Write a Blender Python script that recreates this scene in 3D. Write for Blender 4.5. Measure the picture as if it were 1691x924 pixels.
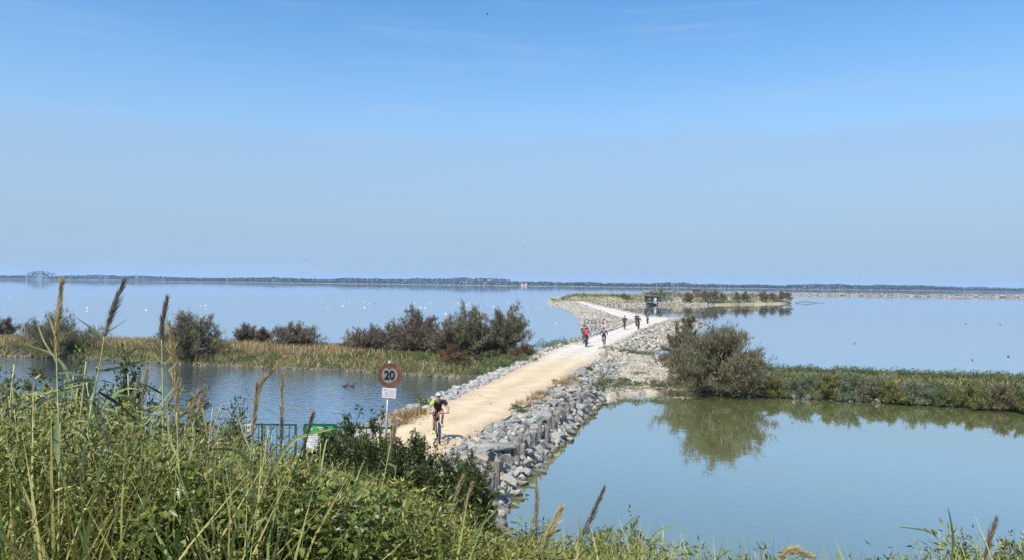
import bpy, bmesh, math, random
import numpy as np
from mathutils import Vector, Matrix, noise as mnoise

for _o in list(bpy.data.objects):
    bpy.data.objects.remove(_o)
S = bpy.context.scene
COL = S.collection
R = math.radians
rng = np.random.default_rng(11)
random.seed(5)

# ------------------------------------------------------------------ camera, sky, sun, exposure
CAM = Vector((0, 0, 6.8))
FPX, CX, CY = 1221.0, 845.5, 462.0           # the photograph's own pixel grid, 1691 x 924
cd = bpy.data.cameras.new('camera'); cam = bpy.data.objects.new('camera', cd); COL.objects.link(cam)
cd.sensor_width = 36.0; cd.lens = 36.0 * FPX / 1691.0; cd.clip_start = 0.05; cd.clip_end = 30000
CROT = Matrix.Rotation(R(90.2346), 3, 'X') @ Matrix.Rotation(0.0115, 3, 'Z')
cam.matrix_world = Matrix.Translation(CAM) @ CROT.to_4x4()
S.camera = cam

SUN_AZ, SUN_EL = R(212), R(54)               # clockwise from +Y (the view direction); high, behind and a little left
W = bpy.data.worlds.new('World'); S.world = W; W.use_nodes = True
wn, wl = W.node_tree.nodes, W.node_tree.links
wn.clear()
wo = wn.new('ShaderNodeOutputWorld'); bg = wn.new('ShaderNodeBackground')
sky = wn.new('ShaderNodeTexSky'); sky.sky_type = 'NISHITA'; sky.sun_disc = False
sky.sun_elevation = SUN_EL; sky.sun_rotation = SUN_AZ; sky.altitude = 0
sky.air_density = 1.0; sky.dust_density = 0.5; sky.ozone_density = 1.6
bg.inputs['Strength'].default_value = 0.105
# thin veil of high cloud low over the horizon, with a soft wavy upper edge
tc = wn.new('ShaderNodeTexCoord'); sep = wn.new('ShaderNodeSeparateXYZ'); wl.new(tc.outputs['Generated'], sep.inputs[0])
mp = wn.new('ShaderNodeMapping'); mp.inputs['Scale'].default_value = (2.6, 2.6, 9); wl.new(tc.outputs['Generated'], mp.inputs[0])
nz = wn.new('ShaderNodeTexNoise'); nz.inputs['Scale'].default_value = 1.1; nz.inputs['Detail'].default_value = 4; wl.new(mp.outputs[0], nz.inputs[0])
ma = wn.new('ShaderNodeMath'); ma.operation = 'MULTIPLY_ADD'; wl.new(nz.outputs[0], ma.inputs[0]); ma.inputs[1].default_value = 0.09
wl.new(sep.outputs['Z'], ma.inputs[2])       # z + 0.09*noise
mr = wn.new('ShaderNodeMapRange'); mr.interpolation_type = 'SMOOTHSTEP'; wl.new(ma.outputs[0], mr.inputs[0])
mr.inputs[1].default_value = 0.248; mr.inputs[2].default_value = 0.215; mr.inputs[3].default_value = 0.0; mr.inputs[4].default_value = 0.42
hsv = wn.new('ShaderNodeHueSaturation'); hsv.inputs['Saturation'].default_value = 1.28; hsv.inputs['Value'].default_value = 1.27
wl.new(sky.outputs[0], hsv.inputs['Color'])
mx = wn.new('ShaderNodeMix'); mx.data_type = 'RGBA'; wl.new(mr.outputs[0], mx.inputs[0])
wl.new(hsv.outputs[0], mx.inputs[6]); mx.inputs[7].default_value = (2.45, 3.42, 4.95, 1)
mr2 = wn.new('ShaderNodeMapRange'); mr2.interpolation_type = 'SMOOTHSTEP'; wl.new(sep.outputs['Z'], mr2.inputs[0])
mr2.inputs[1].default_value = 0.36; mr2.inputs[2].default_value = 0.0; mr2.inputs[3].default_value = 0.0; mr2.inputs[4].default_value = 0.95
mx2 = wn.new('ShaderNodeMix'); mx2.data_type = 'RGBA'; wl.new(mr2.outputs[0], mx2.inputs[0]); wl.new(mx.outputs[2], mx2.inputs[6]); mx2.inputs[7].default_value = (2.25, 3.28, 4.62, 1)
# a few thin wisps of cirrus high up
mp3 = wn.new('ShaderNodeMapping'); mp3.inputs['Scale'].default_value = (1.2, 1.2, 16); mp3.inputs['Rotation'].default_value = (0, R(-3), 0); wl.new(tc.outputs['Generated'], mp3.inputs[0])
nz3 = wn.new('ShaderNodeTexNoise'); nz3.inputs['Scale'].default_value = 2.4; nz3.inputs['Detail'].default_value = 7; nz3.inputs['Roughness'].default_value = .6; wl.new(mp3.outputs[0], nz3.inputs[0])
mr3 = wn.new('ShaderNodeMapRange'); mr3.interpolation_type = 'SMOOTHSTEP'; wl.new(nz3.outputs[0], mr3.inputs[0]); mr3.inputs[1].default_value = .52; mr3.inputs[2].default_value = .78; mr3.inputs[3].default_value = 0; mr3.inputs[4].default_value = .3
mx3 = wn.new('ShaderNodeMix'); mx3.data_type = 'RGBA'; wl.new(mr3.outputs[0], mx3.inputs[0]); wl.new(mx2.outputs[2], mx3.inputs[6]); mx3.inputs[7].default_value = (2.9, 3.9, 5.4, 1)
wl.new(mx3.outputs[2], bg.inputs['Color']); wl.new(bg.outputs[0], wo.inputs['Surface'])

sl = bpy.data.lights.new('sun', 'SUN'); sl.energy = 3.9; sl.angle = R(0.53); sl.color = (1.0, 0.95, 0.87)
sun = bpy.data.objects.new('sun', sl); COL.objects.link(sun)
sdir = Vector((math.sin(SUN_AZ) * math.cos(SUN_EL), math.cos(SUN_AZ) * math.cos(SUN_EL), math.sin(SUN_EL)))
sun.rotation_euler = sdir.to_track_quat('Z', 'Y').to_euler(); sun.location = (-20, -30, 60)

S.view_settings.view_transform = 'Standard'; S.view_settings.look = 'None'
S.view_settings.exposure = 0.55; S.view_settings.gamma = 1.0; S.view_settings.use_curve_mapping = False
S.render.engine = 'CYCLES'
S.cycles.max_bounces = 6; S.cycles.diffuse_bounces = 3; S.cycles.glossy_bounces = 3; S.cycles.transmission_bounces = 3
S.cycles.transparent_max_bounces = 4; S.cycles.volume_bounces = 1
S.cycles.use_denoising = True

# ------------------------------------------------------------------ helpers
def ray(px, py):
    return CROT @ Vector(((px - CX) / FPX, -(py - CY) / FPX, -1.0))

def G(px, py, z=0.0):
    """where the line of sight through a pixel of the photograph meets the level z"""
    d = ray(px, py); t = (z - CAM.z) / d.z
    return CAM + d * t

def D(px, py, y):
    """the point on that line of sight y metres ahead"""
    d = ray(px, py); return CAM + d * (y / d.y)

def smooth(x): x = np.clip(x, 0, 1); return x * x * (3 - 2 * x)

def tag(o, label=None, cat=None, group=None, kind=None):
    if label: o['label'] = label
    if cat: o['category'] = cat
    if group: o['group'] = group
    if kind: o['kind'] = kind
    return o

def empty(name, loc=(0, 0, 0), rz=0.0, label=None, cat=None, group=None):
    o = bpy.data.objects.new(name, None); COL.objects.link(o); o.empty_display_size = 0.2
    o.location = loc; o.rotation_euler = (0, 0, rz)
    return tag(o, label, cat, group)

def link(name, me, mat=None, parent=None, smooth_shade=False):
    o = bpy.data.objects.new(name, me); COL.objects.link(o)
    if mat is not None:
        me.materials.clear(); me.materials.append(mat)
    if smooth_shade:
        me.polygons.foreach_set('use_smooth', np.ones(len(me.polygons), dtype=bool))
    if parent is not None: o.parent = parent
    return o

class MB:
    """collects shapes for ONE mesh"""
    def __init__(s): s.v = []; s.f = []
    def add(s, v, f):
        n = len(s.v); s.v += [tuple(p) for p in v]; s.f += [tuple(i + n for i in q) for q in f]; return s
    def tube(s, pts, rad, sides=8, cap=True):
        pts = [Vector(p) for p in pts]
        if not hasattr(rad, '__len__'): rad = [rad] * len(pts)
        up = None; vs = []; fs = []
        for i, p in enumerate(pts):
            d = (pts[min(i + 1, len(pts) - 1)] - pts[max(i - 1, 0)])
            if d.length < 1e-9: d = Vector((0, 0, 1))
            d.normalize()
            if up is None: up = Vector((1, 0, 0)) if abs(d.x) < 0.8 else Vector((0, 1, 0))
            a = d.cross(up)
            if a.length < 1e-6: a = d.orthogonal()
            a.normalize(); b = a.cross(d).normalized(); up = b
            for k in range(sides):
                t = 2 * math.pi * k / sides
                vs.append(p + (a * math.cos(t) + b * math.sin(t)) * rad[i])
        for i in range(len(pts) - 1):
            for k in range(sides):
                k2 = (k + 1) % sides
                fs.append((i * sides + k, i * sides + k2, (i + 1) * sides + k2, (i + 1) * sides + k))
        if cap:
            fs.append(tuple(range(sides - 1, -1, -1))); m = (len(pts) - 1) * sides
            fs.append(tuple(m + k for k in range(sides)))
        return s.add(vs, fs)
    def box(s, c, size, M=None):
        vs = []
        for x in (-.5, .5):
            for y in (-.5, .5):
                for z in (-.5, .5):
                    p = Vector((x * size[0], y * size[1], z * size[2]))
                    if M is not None: p = M @ p
                    vs.append(p + Vector(c))
        return s.add(vs, [(0, 1, 3, 2), (4, 6, 7, 5), (0, 4, 5, 1), (2, 3, 7, 6), (0, 2, 6, 4), (1, 5, 7, 3)])
    def lathe(s, prof, c=(0, 0, 0), axis='Z', sides=16, sx=1.0, sy=1.0, M=None):
        vs = []; fs = []
        for (r, h) in prof:
            for k in range(sides):
                t = 2 * math.pi * k / sides
                x, y = r * math.cos(t) * sx, r * math.sin(t) * sy
                p = {'Z': Vector((x, y, h)), 'Y': Vector((x, h, y)), 'X': Vector((h, x, y))}[axis]
                if M is not None: p = M @ p
                vs.append(p + Vector(c))
        for i in range(len(prof) - 1):
            for k in range(sides):
                k2 = (k + 1) % sides
                fs.append((i * sides + k, i * sides + k2, (i + 1) * sides + k2, (i + 1) * sides + k))
        return s.add(vs, fs)
    def torus(s, c, Rr, r, axis='Y', n=28, m=6):
        vs = []; fs = []
        for i in range(n):
            t = 2 * math.pi * i / n
            for j in range(m):
                q = 2 * math.pi * j / m
                rr = Rr + r * math.cos(q); h = r * math.sin(q)
                x, y = rr * math.cos(t), rr * math.sin(t)
                vs.append({'Y': Vector((x, h, y)), 'Z': Vector((x, y, h)), 'X': Vector((h, x, y))}[axis] + Vector(c))
        for i in range(n):
            for j in range(m):
                i2, j2 = (i + 1) % n, (j + 1) % m
                fs.append((i * m + j, i2 * m + j, i2 * m + j2, i * m + j2))
        return s.add(vs, fs)
    def mesh(s, name):
        me = bpy.data.meshes.new(name); me.from_pydata(s.v, [], s.f); me.update(); return me
    def build(s, name, mat, parent=None, sm=False):
        return link(name, s.mesh(name), mat, parent, sm)

def np_mesh(name, V, F):
    """V (n,3), F list of (m,k) int arrays with k = 3 or 4"""
    me = bpy.data.meshes.new(name)
    V = np.asarray(V, dtype=np.float32)
    me.vertices.add(len(V)); me.vertices.foreach_set('co', V.ravel())
    F = [np.asarray(f, dtype=np.int32) for f in F if len(f)]
    idx = np.concatenate([f.ravel() for f in F]); sizes = np.concatenate([np.full(len(f), f.shape[1], dtype=np.int32) for f in F])
    starts = np.concatenate([[0], np.cumsum(sizes)[:-1]]).astype(np.int32)
    me.loops.add(len(idx)); me.loops.foreach_set('vertex_index', idx)
    me.polygons.add(len(sizes)); me.polygons.foreach_set('loop_start', starts)
    me.update(calc_edges=True)
    return me

def unit(a): return a / np.maximum(np.linalg.norm(a, axis=-1, keepdims=True), 1e-9)

def leaves(P, A, L, Wd, fold=0.18, side=None):
    """n leaf-shaped quads: base P, axis A, length L, width Wd; returns V, F"""
    n = len(P); A = unit(A)
    B = unit(np.cross(A, rng.normal(size=(n, 3)) if side is None else side))
    N = np.cross(A, B); L = np.broadcast_to(np.asarray(L, float), (n,))[:, None]; Wd = np.broadcast_to(np.asarray(Wd, float), (n,))[:, None]
    m = P + A * L * 0.45
    V = np.stack([P, m + B * Wd * .5 + N * Wd * fold, P + A * L, m - B * Wd * .5 + N * Wd * fold], 1).reshape(-1, 3)
    i = np.arange(n)[:, None] * 4
    return V, np.concatenate([np.concatenate([i, i + 1, i + 2], 1), np.concatenate([i, i + 2, i + 3], 1)])

def leaves_full(P, A, L, Wd, droop=.25):
    """n broad leaves: pointed oval halves folded on the midrib, tip drooping"""
    n = len(P); A = unit(A); up = np.array([0, 0, 1.0]) + rng.normal(0, .55, (n, 3)); B = unit(np.cross(A, up)); N = np.cross(B, A)
    L = np.asarray(L, float)[:, None]; Wd = np.asarray(Wd, float)[:, None]; dr = droop * rng.uniform(.3, 1.6, (n, 1))
    def pt(t, s, z): return P + A * L * t + B * Wd * s + N * (Wd * z - L * dr * t * t)
    V = np.stack([pt(0, 0, 0), pt(.28, .46, .12), pt(.62, .36, .12), pt(1, 0, 0), pt(.62, -.36, .12), pt(.28, -.46, .12), pt(.3, 0, -.06), pt(.65, 0, -.06)], 1).reshape(-1, 3)
    i = np.arange(n)[:, None] * 8
    Q = np.concatenate([np.concatenate([i + 6, i + 1, i + 2, i + 7], 1), np.concatenate([i + 7, i + 4, i + 5, i + 6], 1)])
    T = np.concatenate([np.concatenate([i, i + 1, i + 6], 1), np.concatenate([i + 7, i + 2, i + 3], 1), np.concatenate([i + 3, i + 4, i + 7], 1), np.concatenate([i + 6, i + 5, i], 1)])
    return V, Q, T

def blades(P, A, L, Wd, bend=0.35):
    """n grass blades in two segments bending over"""
    n = len(P); A = unit(A); L = np.broadcast_to(np.asarray(L, float), (n,))[:, None]; Wd = np.broadcast_to(np.asarray(Wd, float), (n,))[:, None]
    h = rng.normal(size=(n, 3)); h[:, 2] = 0; h = unit(h)
    B = unit(np.cross(A, h + 1e-4)); bd = bend * rng.uniform(.2, 1.3, (n, 1))
    m = P + A * L * .55 + h * L * bd * .18; t = P + A * L * (1 - .3 * bd) + h * L * bd * .7
    V = np.stack([P - B * Wd * .5, P + B * Wd * .5, m - B * Wd * .4, m + B * Wd * .4, t], 1).reshape(-1, 3)
    i = np.arange(n)[:, None] * 5
    return V, np.concatenate([i, i + 1, i + 3, i + 2], 1), np.concatenate([i + 2, i + 3, i + 4], 1)

# ------------------------------------------------------------------ materials
def new_mat(name):
    m = bpy.data.materials.new(name); m.use_nodes = True
    n, l = m.node_tree.nodes, m.node_tree.links
    return m, n, l, n['Principled BSDF']

def plain(name, col, rough=0.6, metal=0.0, var=0.12, scale=9.0, bump=0.0):
    m, n, l, p = new_mat(name)
    p.inputs['Roughness'].default_value = rough; p.inputs['Metallic'].default_value = metal
    t = n.new('ShaderNodeTexCoord'); z = n.new('ShaderNodeTexNoise'); z.inputs['Scale'].default_value = scale; z.inputs['Detail'].default_value = 5
    l.new(t.outputs['Object'], z.inputs[0]); r = n.new('ShaderNodeValToRGB')
    r.color_ramp.elements[0].position = .3; r.color_ramp.elements[1].position = .7
    r.color_ramp.elements[0].color = (*[c * (1 - var) for c in col], 1); r.color_ramp.elements[1].color = (*[min(1, c * (1 + var)) for c in col], 1)
    l.new(z.outputs[0], r.inputs[0]); l.new(r.outputs[0], p.inputs['Base Color'])
    if bump:
        b = n.new('ShaderNodeBump'); b.inputs['Strength'].default_value = bump; b.inputs['Distance'].default_value = .02
        l.new(z.outputs[0], b.inputs['Height']); l.new(b.outputs[0], p.inputs['Normal'])
    return m

def set_ramp(r, cols):
    e = r.color_ramp.elements
    while len(e) < len(cols): e.new(0.5)
    for i, (pos, c) in enumerate(cols): e[i].position = pos
    for i, (pos, c) in enumerate(cols): e[i].color = (*c, 1)

def foliage(name, cols, rough=0.5, trans=0.25, big=None, bigscale=0.5, spec=0.4):
    """each leaf its own colour out of cols; big = a second ramp mixed in by broad patches"""
    m, n, l, p = new_mat(name)
    g = n.new('ShaderNodeNewGeometry'); r = n.new('ShaderNodeValToRGB'); set_ramp(r, cols)
    l.new(g.outputs['Random Per Island'], r.inputs[0]); col = r.outputs[0]
    if big:
        r2 = n.new('ShaderNodeValToRGB'); set_ramp(r2, big); l.new(g.outputs['Random Per Island'], r2.inputs[0])
        t = n.new('ShaderNodeTexCoord'); z = n.new('ShaderNodeTexNoise'); z.inputs['Scale'].default_value = bigscale; z.inputs['Detail'].default_value = 3
        l.new(t.outputs['Object'], z.inputs[0]); k = n.new('ShaderNodeMapRange'); k.inputs[1].default_value = .42; k.inputs[2].default_value = .58
        l.new(z.outputs[0], k.inputs[0]); x = n.new('ShaderNodeMix'); x.data_type = 'RGBA'
        l.new(k.outputs[0], x.inputs[0]); l.new(col, x.inputs[6]); l.new(r2.outputs[0], x.inputs[7]); col = x.outputs[2]
    l.new(col, p.inputs['Base Color']); p.inputs['Roughness'].default_value = rough; p.inputs['Specular IOR Level'].default_value = spec
    if trans:
        tr = n.new('ShaderNodeBsdfTranslucent'); l.new(col, tr.inputs[0]); ms = n.new('ShaderNodeMixShader'); ms.inputs[0].default_value = trans
        l.new(p.outputs[0], ms.inputs[1]); l.new(tr.outputs[0], ms.inputs[2])
        l.new(ms.outputs[0], n['Material Output'].inputs['Surface'])
    return m

def stone(name, cols, per='island', bump=.6, scale=5.0, wet=False):
    m, n, l, p = new_mat(name)
    if per == 'island': s = n.new('ShaderNodeNewGeometry').outputs['Random Per Island']
    else: s = n.new('ShaderNodeObjectInfo').outputs['Random']
    r = n.new('ShaderNodeValToRGB'); set_ramp(r, cols); l.new(s, r.inputs[0])
    t = n.new('ShaderNodeTexCoord'); z = n.new('ShaderNodeTexNoise'); z.inputs['Scale'].default_value = scale; z.inputs['Detail'].default_value = 8; z.inputs['Roughness'].default_value = .65
    l.new(t.outputs['Object'], z.inputs[0]); k = n.new('ShaderNodeMapRange'); k.inputs[1].default_value = .3; k.inputs[2].default_value = .7; k.inputs[3].default_value = .62; k.inputs[4].default_value = 1.25
    l.new(z.outputs[0], k.inputs[0]); x = n.new('ShaderNodeMix'); x.data_type = 'RGBA'; x.blend_type = 'MULTIPLY'; x.inputs[0].default_value = 1
    l.new(r.outputs[0], x.inputs[6]); l.new(k.outputs[0], x.inputs[7]); l.new(x.outputs[2], p.inputs['Base Color'])
    if wet:                                  # algae where the water level comes and goes
        gp = n.new('ShaderNodeNewGeometry'); sz = n.new('ShaderNodeSeparateXYZ'); l.new(gp.outputs['Position'], sz.inputs[0])
        zz = n.new('ShaderNodeMath'); zz.operation = 'MULTIPLY_ADD'; l.new(z.outputs[0], zz.inputs[0]); zz.inputs[1].default_value = -.12; l.new(sz.outputs['Z'], zz.inputs[2])
        wr = n.new('ShaderNodeMapRange'); wr.inputs[1].default_value = .0; wr.inputs[2].default_value = .09; wr.inputs[3].default_value = 1; wr.inputs[4].default_value = 0; l.new(zz.outputs[0], wr.inputs[0])
        xw = n.new('ShaderNodeMix'); xw.data_type = 'RGBA'; l.new(wr.outputs[0], xw.inputs[0]); l.new(x.outputs[2], xw.inputs[6]); xw.inputs[7].default_value = (.075, .075, .035, 1); l.new(xw.outputs[2], p.inputs['Base Color'])
    b = n.new('ShaderNodeBump'); b.inputs['Strength'].default_value = bump; b.inputs['Distance'].default_value = .05
    l.new(z.outputs[0], b.inputs['Height']); l.new(b.outputs[0], p.inputs['Normal']); p.inputs['Roughness'].default_value = .85
    p.inputs['Specular IOR Level'].default_value = .3
    return m

def soil(name, c1, c2, scale=.6, fine=9.0, bump=.5):
    m, n, l, p = new_mat(name)
    t = n.new('ShaderNodeTexCoord')
    z = n.new('ShaderNodeTexNoise'); z.inputs['Scale'].default_value = scale; z.inputs['Detail'].default_value = 6; l.new(t.outputs['Object'], z.inputs[0])
    f = n.new('ShaderNodeTexNoise'); f.inputs['Scale'].default_value = fine; f.inputs['Detail'].default_value = 6; l.new(t.outputs['Object'], f.inputs[0])
    r = n.new('ShaderNodeValToRGB'); set_ramp(r, [(.35, c1), (.65, c2)]); l.new(z.outputs[0], r.inputs[0])
    k = n.new('ShaderNodeMapRange'); k.inputs[1].default_value = .3; k.inputs[2].default_value = .7; k.inputs[3].default_value = .7; k.inputs[4].default_value = 1.2
    l.new(f.outputs[0], k.inputs[0]); x = n.new('ShaderNodeMix'); x.data_type = 'RGBA'; x.blend_type = 'MULTIPLY'; x.inputs[0].default_value = 1
    l.new(r.outputs[0], x.inputs[6]); l.new(k.outputs[0], x.inputs[7]); l.new(x.outputs[2], p.inputs['Base Color'])
    b = n.new('ShaderNodeBump'); b.inputs['Strength'].default_value = bump; b.inputs['Distance'].default_value = .08
    l.new(f.outputs[0], b.inputs['Height']); l.new(b.outputs[0], p.inputs['Normal']); p.inputs['Roughness'].default_value = .95
    p.inputs['Specular IOR Level'].default_value = .15
    return m

def water_mat(name, body, amp, scl, rough=.03, patch=None, stretch=1.0, ior=.5, calm=.04, power=1.5):
    """turbid water: a body colour under a reflecting surface; amp = ripple height (m), scl = ripples per metre"""
    m, n, l, p = new_mat(name); n.remove(p)
    df = n.new('ShaderNodeBsdfDiffuse'); df.inputs[0].default_value = (*body, 1)
    gl = n.new('ShaderNodeBsdfGlossy'); gl.inputs['Roughness'].default_value = rough; gl.inputs[0].default_value = (.97, .98, 1, 1)
    fr = n.new('ShaderNodeLayerWeight'); fr.inputs[0].default_value = ior
    ms = n.new('ShaderNodeMixShader'); pw = n.new('ShaderNodeMath'); pw.operation = 'POWER'; pw.inputs[1].default_value = power; l.new(fr.outputs['Facing'], pw.inputs[0]); l.new(pw.outputs[0], ms.inputs[0]); l.new(df.outputs[0], ms.inputs[1]); l.new(gl.outputs[0], ms.inputs[2])
    l.new(ms.outputs[0], n['Material Output'].inputs['Surface'])
    t = n.new('ShaderNodeTexCoord'); mpn = n.new('ShaderNodeMapping'); mpn.inputs['Scale'].default_value = (1, stretch, 1); l.new(t.outputs['Object'], mpn.inputs[0])
    z = n.new('ShaderNodeTexNoise'); z.inputs['Scale'].default_value = scl; z.inputs['Detail'].default_value = 3; z.inputs['Roughness'].default_value = .5
    l.new(mpn.outputs[0], z.inputs[0])
    b = n.new('ShaderNodeBump'); b.inputs['Strength'].default_value = 1.0; b.inputs['Distance'].default_value = amp
    h = z.outputs[0]
    if patch:                                # streaks where a breeze roughens the surface
        mq = n.new('ShaderNodeMapping'); mq.inputs['Scale'].default_value = patch[0]; mq.inputs['Rotation'].default_value = (0, 0, R(1.5)); l.new(t.outputs['Object'], mq.inputs[0])
        q = n.new('ShaderNodeTexNoise'); q.inputs['Scale'].default_value = 1; q.inputs['Detail'].default_value = 2; l.new(mq.outputs[0], q.inputs[0])
        k = n.new('ShaderNodeMapRange'); k.interpolation_type = 'SMOOTHSTEP'; k.inputs[1].default_value = patch[1]; k.inputs[2].default_value = patch[1] + .08
        k.inputs[3].default_value = calm; k.inputs[4].default_value = 1.0; l.new(q.outputs[0], k.inputs[0])
        u = n.new('ShaderNodeMath'); u.operation = 'MULTIPLY'; l.new(h, u.inputs[0]); l.new(k.outputs[0], u.inputs[1]); h = u.outputs[0]
    l.new(h, b.inputs['Height'])
    for q_ in (df, gl, fr): l.new(b.outputs[0], q_.inputs['Normal'])
    return m
# ------------------------------------------------------------------ water
def sheet(name, pts, z, mat, kind='structure'):
    me = bpy.data.meshes.new(name); me.from_pydata([(p[0], p[1], z) for p in pts], [], [tuple(range(len(pts)))]); me.update()
    o = link(name, me, mat); return tag(o, kind=kind)

M_LAGOON = water_mat('lagoon water', (.12, .17, .20), .012, 1.6, rough=.04, patch=((.004, .022, 1), .55), power=1.2)
M_POND_L = water_mat('rippled pond water', (.08, .115, .115), .06, 1.5, rough=.06, stretch=1.7)
M_POND_R = water_mat('calm pond water', (.155, .175, .065), .004, 2.2, rough=.015, stretch=.8, power=1.8)
o = sheet('lagoon_water', [(-5200, -60), (5200, -60), (5200, 7000), (-5200, 7000)], 0.0, M_LAGOON)

def sdf(X, Y, poly):
    """signed distance to a polygon's outline, positive inside"""
    d = np.full(X.shape, 1e9); ins = np.zeros(X.shape, bool); n = len(poly)
    for i in range(n):
        x0, y0 = poly[i][:2]; x1, y1 = poly[(i + 1) % n][:2]; dx, dy = x1 - x0, y1 - y0
        t = np.clip(((X - x0) * dx + (Y - y0) * dy) / max(dx * dx + dy * dy, 1e-9), 0, 1)
        d = np.minimum(d, np.hypot(X - x0 - t * dx, Y - y0 - t * dy))
        c = ((y0 > Y) != (y1 > Y)) & (X < dx * (Y - y0) / (dy if abs(dy) > 1e-9 else 1e-9) + x0)
        ins ^= c
    return np.where(ins, d, -d)

_G = rng.normal(size=(6, 2)); _P = rng.uniform(0, 6.28, (6, 2))
def wob(X, Y, s=1.0):
    """cheap smooth noise in -1..1"""
    a = 0
    for k, (f, w) in enumerate([(1, .35), (1.9, .25), (3.7, .2), (6.1, .12), (9.7, .08)]):
        a = a + w * np.sin(X * f * s + _P[k, 0] + 1.7 * np.sin(Y * f * s * .8 + _P[k, 1])) * np.cos(Y * f * s * .9 + _P[k, 1] * 2 + X * f * s * .3)
    return a

def mound(name, poly, step, hfun, mat, kind='structure', margin=1.0):
    """land whose height follows hfun(distance inside the shoreline, X, Y)"""
    P = np.array([(p[0], p[1]) for p in poly]); lo, hi = P.min(0) - margin, P.max(0) + margin
    xs = np.arange(lo[0], hi[0] + step, step); ys = np.arange(lo[1], hi[1] + step, step)
    X, Y = np.meshgrid(xs, ys); d = sdf(X, Y, P) + .25 * wob(X, Y, 1.1) * min(1, step)
    Z = hfun(d, X, Y); nx = len(xs)
    V = np.stack([X, Y, Z], -1).reshape(-1, 3); keep = d > -margin
    i, j = np.meshgrid(np.arange(len(xs) - 1), np.arange(len(ys) - 1)); a = (j * nx + i)
    ok = keep[:-1, :-1] | keep[1:, :-1] | keep[:-1, 1:] | keep[1:, 1:]
    a = a[ok]; F = np.stack([a, a + 1, a + nx + 1, a + nx], 1)
    used = np.unique(F); remap = np.zeros(len(V), int); remap[used] = np.arange(len(used))
    me = np_mesh(name, V[used], [remap[F]]); o = link(name, me, mat, smooth_shade=True)
    return tag(o, kind=kind)

# ------------------------------------------------------------------ causeway: path edges read off the photograph at path level
ZP = 1.15
#        left px      right px     left flat, slope   right flat, slope
SEC = [((400, 812), (690, 812), 1.6, 1.4, 1.2, 1.9),
       ((540, 762), (728, 757), 1.6, 1.4, 1.2, 1.9),
       ((615, 722), (772, 724), 1.6, 1.4, 1.2, 1.9),
       ((690, 688), (836, 688), 1.6, 1.4, 1.2, 1.9),
       ((765, 652), (893, 652), 1.5, 1.3, 1.2, 1.9),
       ((812, 629), (925, 629), 1.3, 1.3, 1.2, 2.2),
       ((845, 612), (950, 612), 1.2, 1.3, 1.2, 2.5),
       ((890, 590), (992, 590), 1.0, 1.5, 2.0, 3.0),
       ((930, 571), (1010, 571), .9, 1.6, .8, 4.0),
       ((985, 553), (1042, 553), .9, 1.7, .8, 5.5),
       ((1025, 540), (1070, 540), .9, 1.8, 1.0, 7.0),
       ((1046, 531), (1108, 528), .9, 2.5, 2.5, 7.0),
       ((1038, 527.5), (1135, 525), .9, 4.0, 2.0, 3.0),
       ((1013, 521), (1078, 522.5), 1.0, 6.0, .6, 2.0),
       ((985, 511), (1030, 513), 1.5, 5.5, .6, 1.8),
       ((960, 502), (985, 503), 2.0, 5.5, .6, 1.5),
       ((935, 493.5), (948, 493.5), 2.0, 6.0, .6, 1.5),
       ((925, 489.5), (936, 489.5), 2.0, 6.0, 2.6, 3.5)]
def catmull(rows, k):
    A = np.array(rows, float); n = len(A); out = []
    for i in range(n - 1):
        p0, p1, p2, p3 = A[max(i - 1, 0)], A[i], A[i + 1], A[min(i + 2, n - 1)]
        for j in range(k):
            t = j / k
            out.append(.5 * (2 * p1 + (p2 - p0) * t + (2 * p0 - 5 * p1 + 4 * p2 - p3) * t * t + (3 * p1 - p0 - 3 * p2 + p3) * t ** 3))
    out.append(A[-1]); return np.array(out)
rows = []
for (l, r, lf, ls, rf, rs) in SEC:
    a, b = G(*l, ZP), G(*r, ZP); rows.append((a.x, a.y, b.x, b.y, lf, ls, rf, rs))
CW = catmull(rows, 8)
Lp, Rp = CW[:, 0:2], CW[:, 2:4]
cdir = (Rp - Lp) / np.linalg.norm(Rp - Lp, axis=1, keepdims=True)

V = []; F = []; K = 9
for i in range(len(CW)):
    lf, ls, rf, rs = CW[i, 4:8]
    for (base, off, z) in [(Lp[i], -(lf + ls), -.6), (Lp[i], -(lf + ls * .5), .35), (Lp[i], -lf, ZP - .12), (Lp[i], -.0, ZP - .01), ((Lp[i] + Rp[i]) / 2, 0, ZP + .02),
                           (Rp[i], 0, ZP - .01), (Rp[i], rf, ZP - .18), (Rp[i], rf + rs * .3, .5), (Rp[i], rf + rs, -.6)]:
        p = base + cdir[i] * off; V.append((p[0], p[1], z + .03 * math.sin(i * 1.3 + off * 4)))
for i in range(len(CW) - 1):
    for k in range(K - 1): F.append((i * K + k, i * K + k + 1, (i + 1) * K + k + 1, (i + 1) * K + k))
me = bpy.data.meshes.new('embankment'); me.from_pydata(V, [], F); me.update()
M_RUBBLE = soil('rubble', (0.240, 0.224, 0.200), (0.376, 0.344, 0.288), scale=1.2, fine=4.0, bump=1.0)
tag(link('embankment', me, M_RUBBLE), kind='structure')

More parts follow.
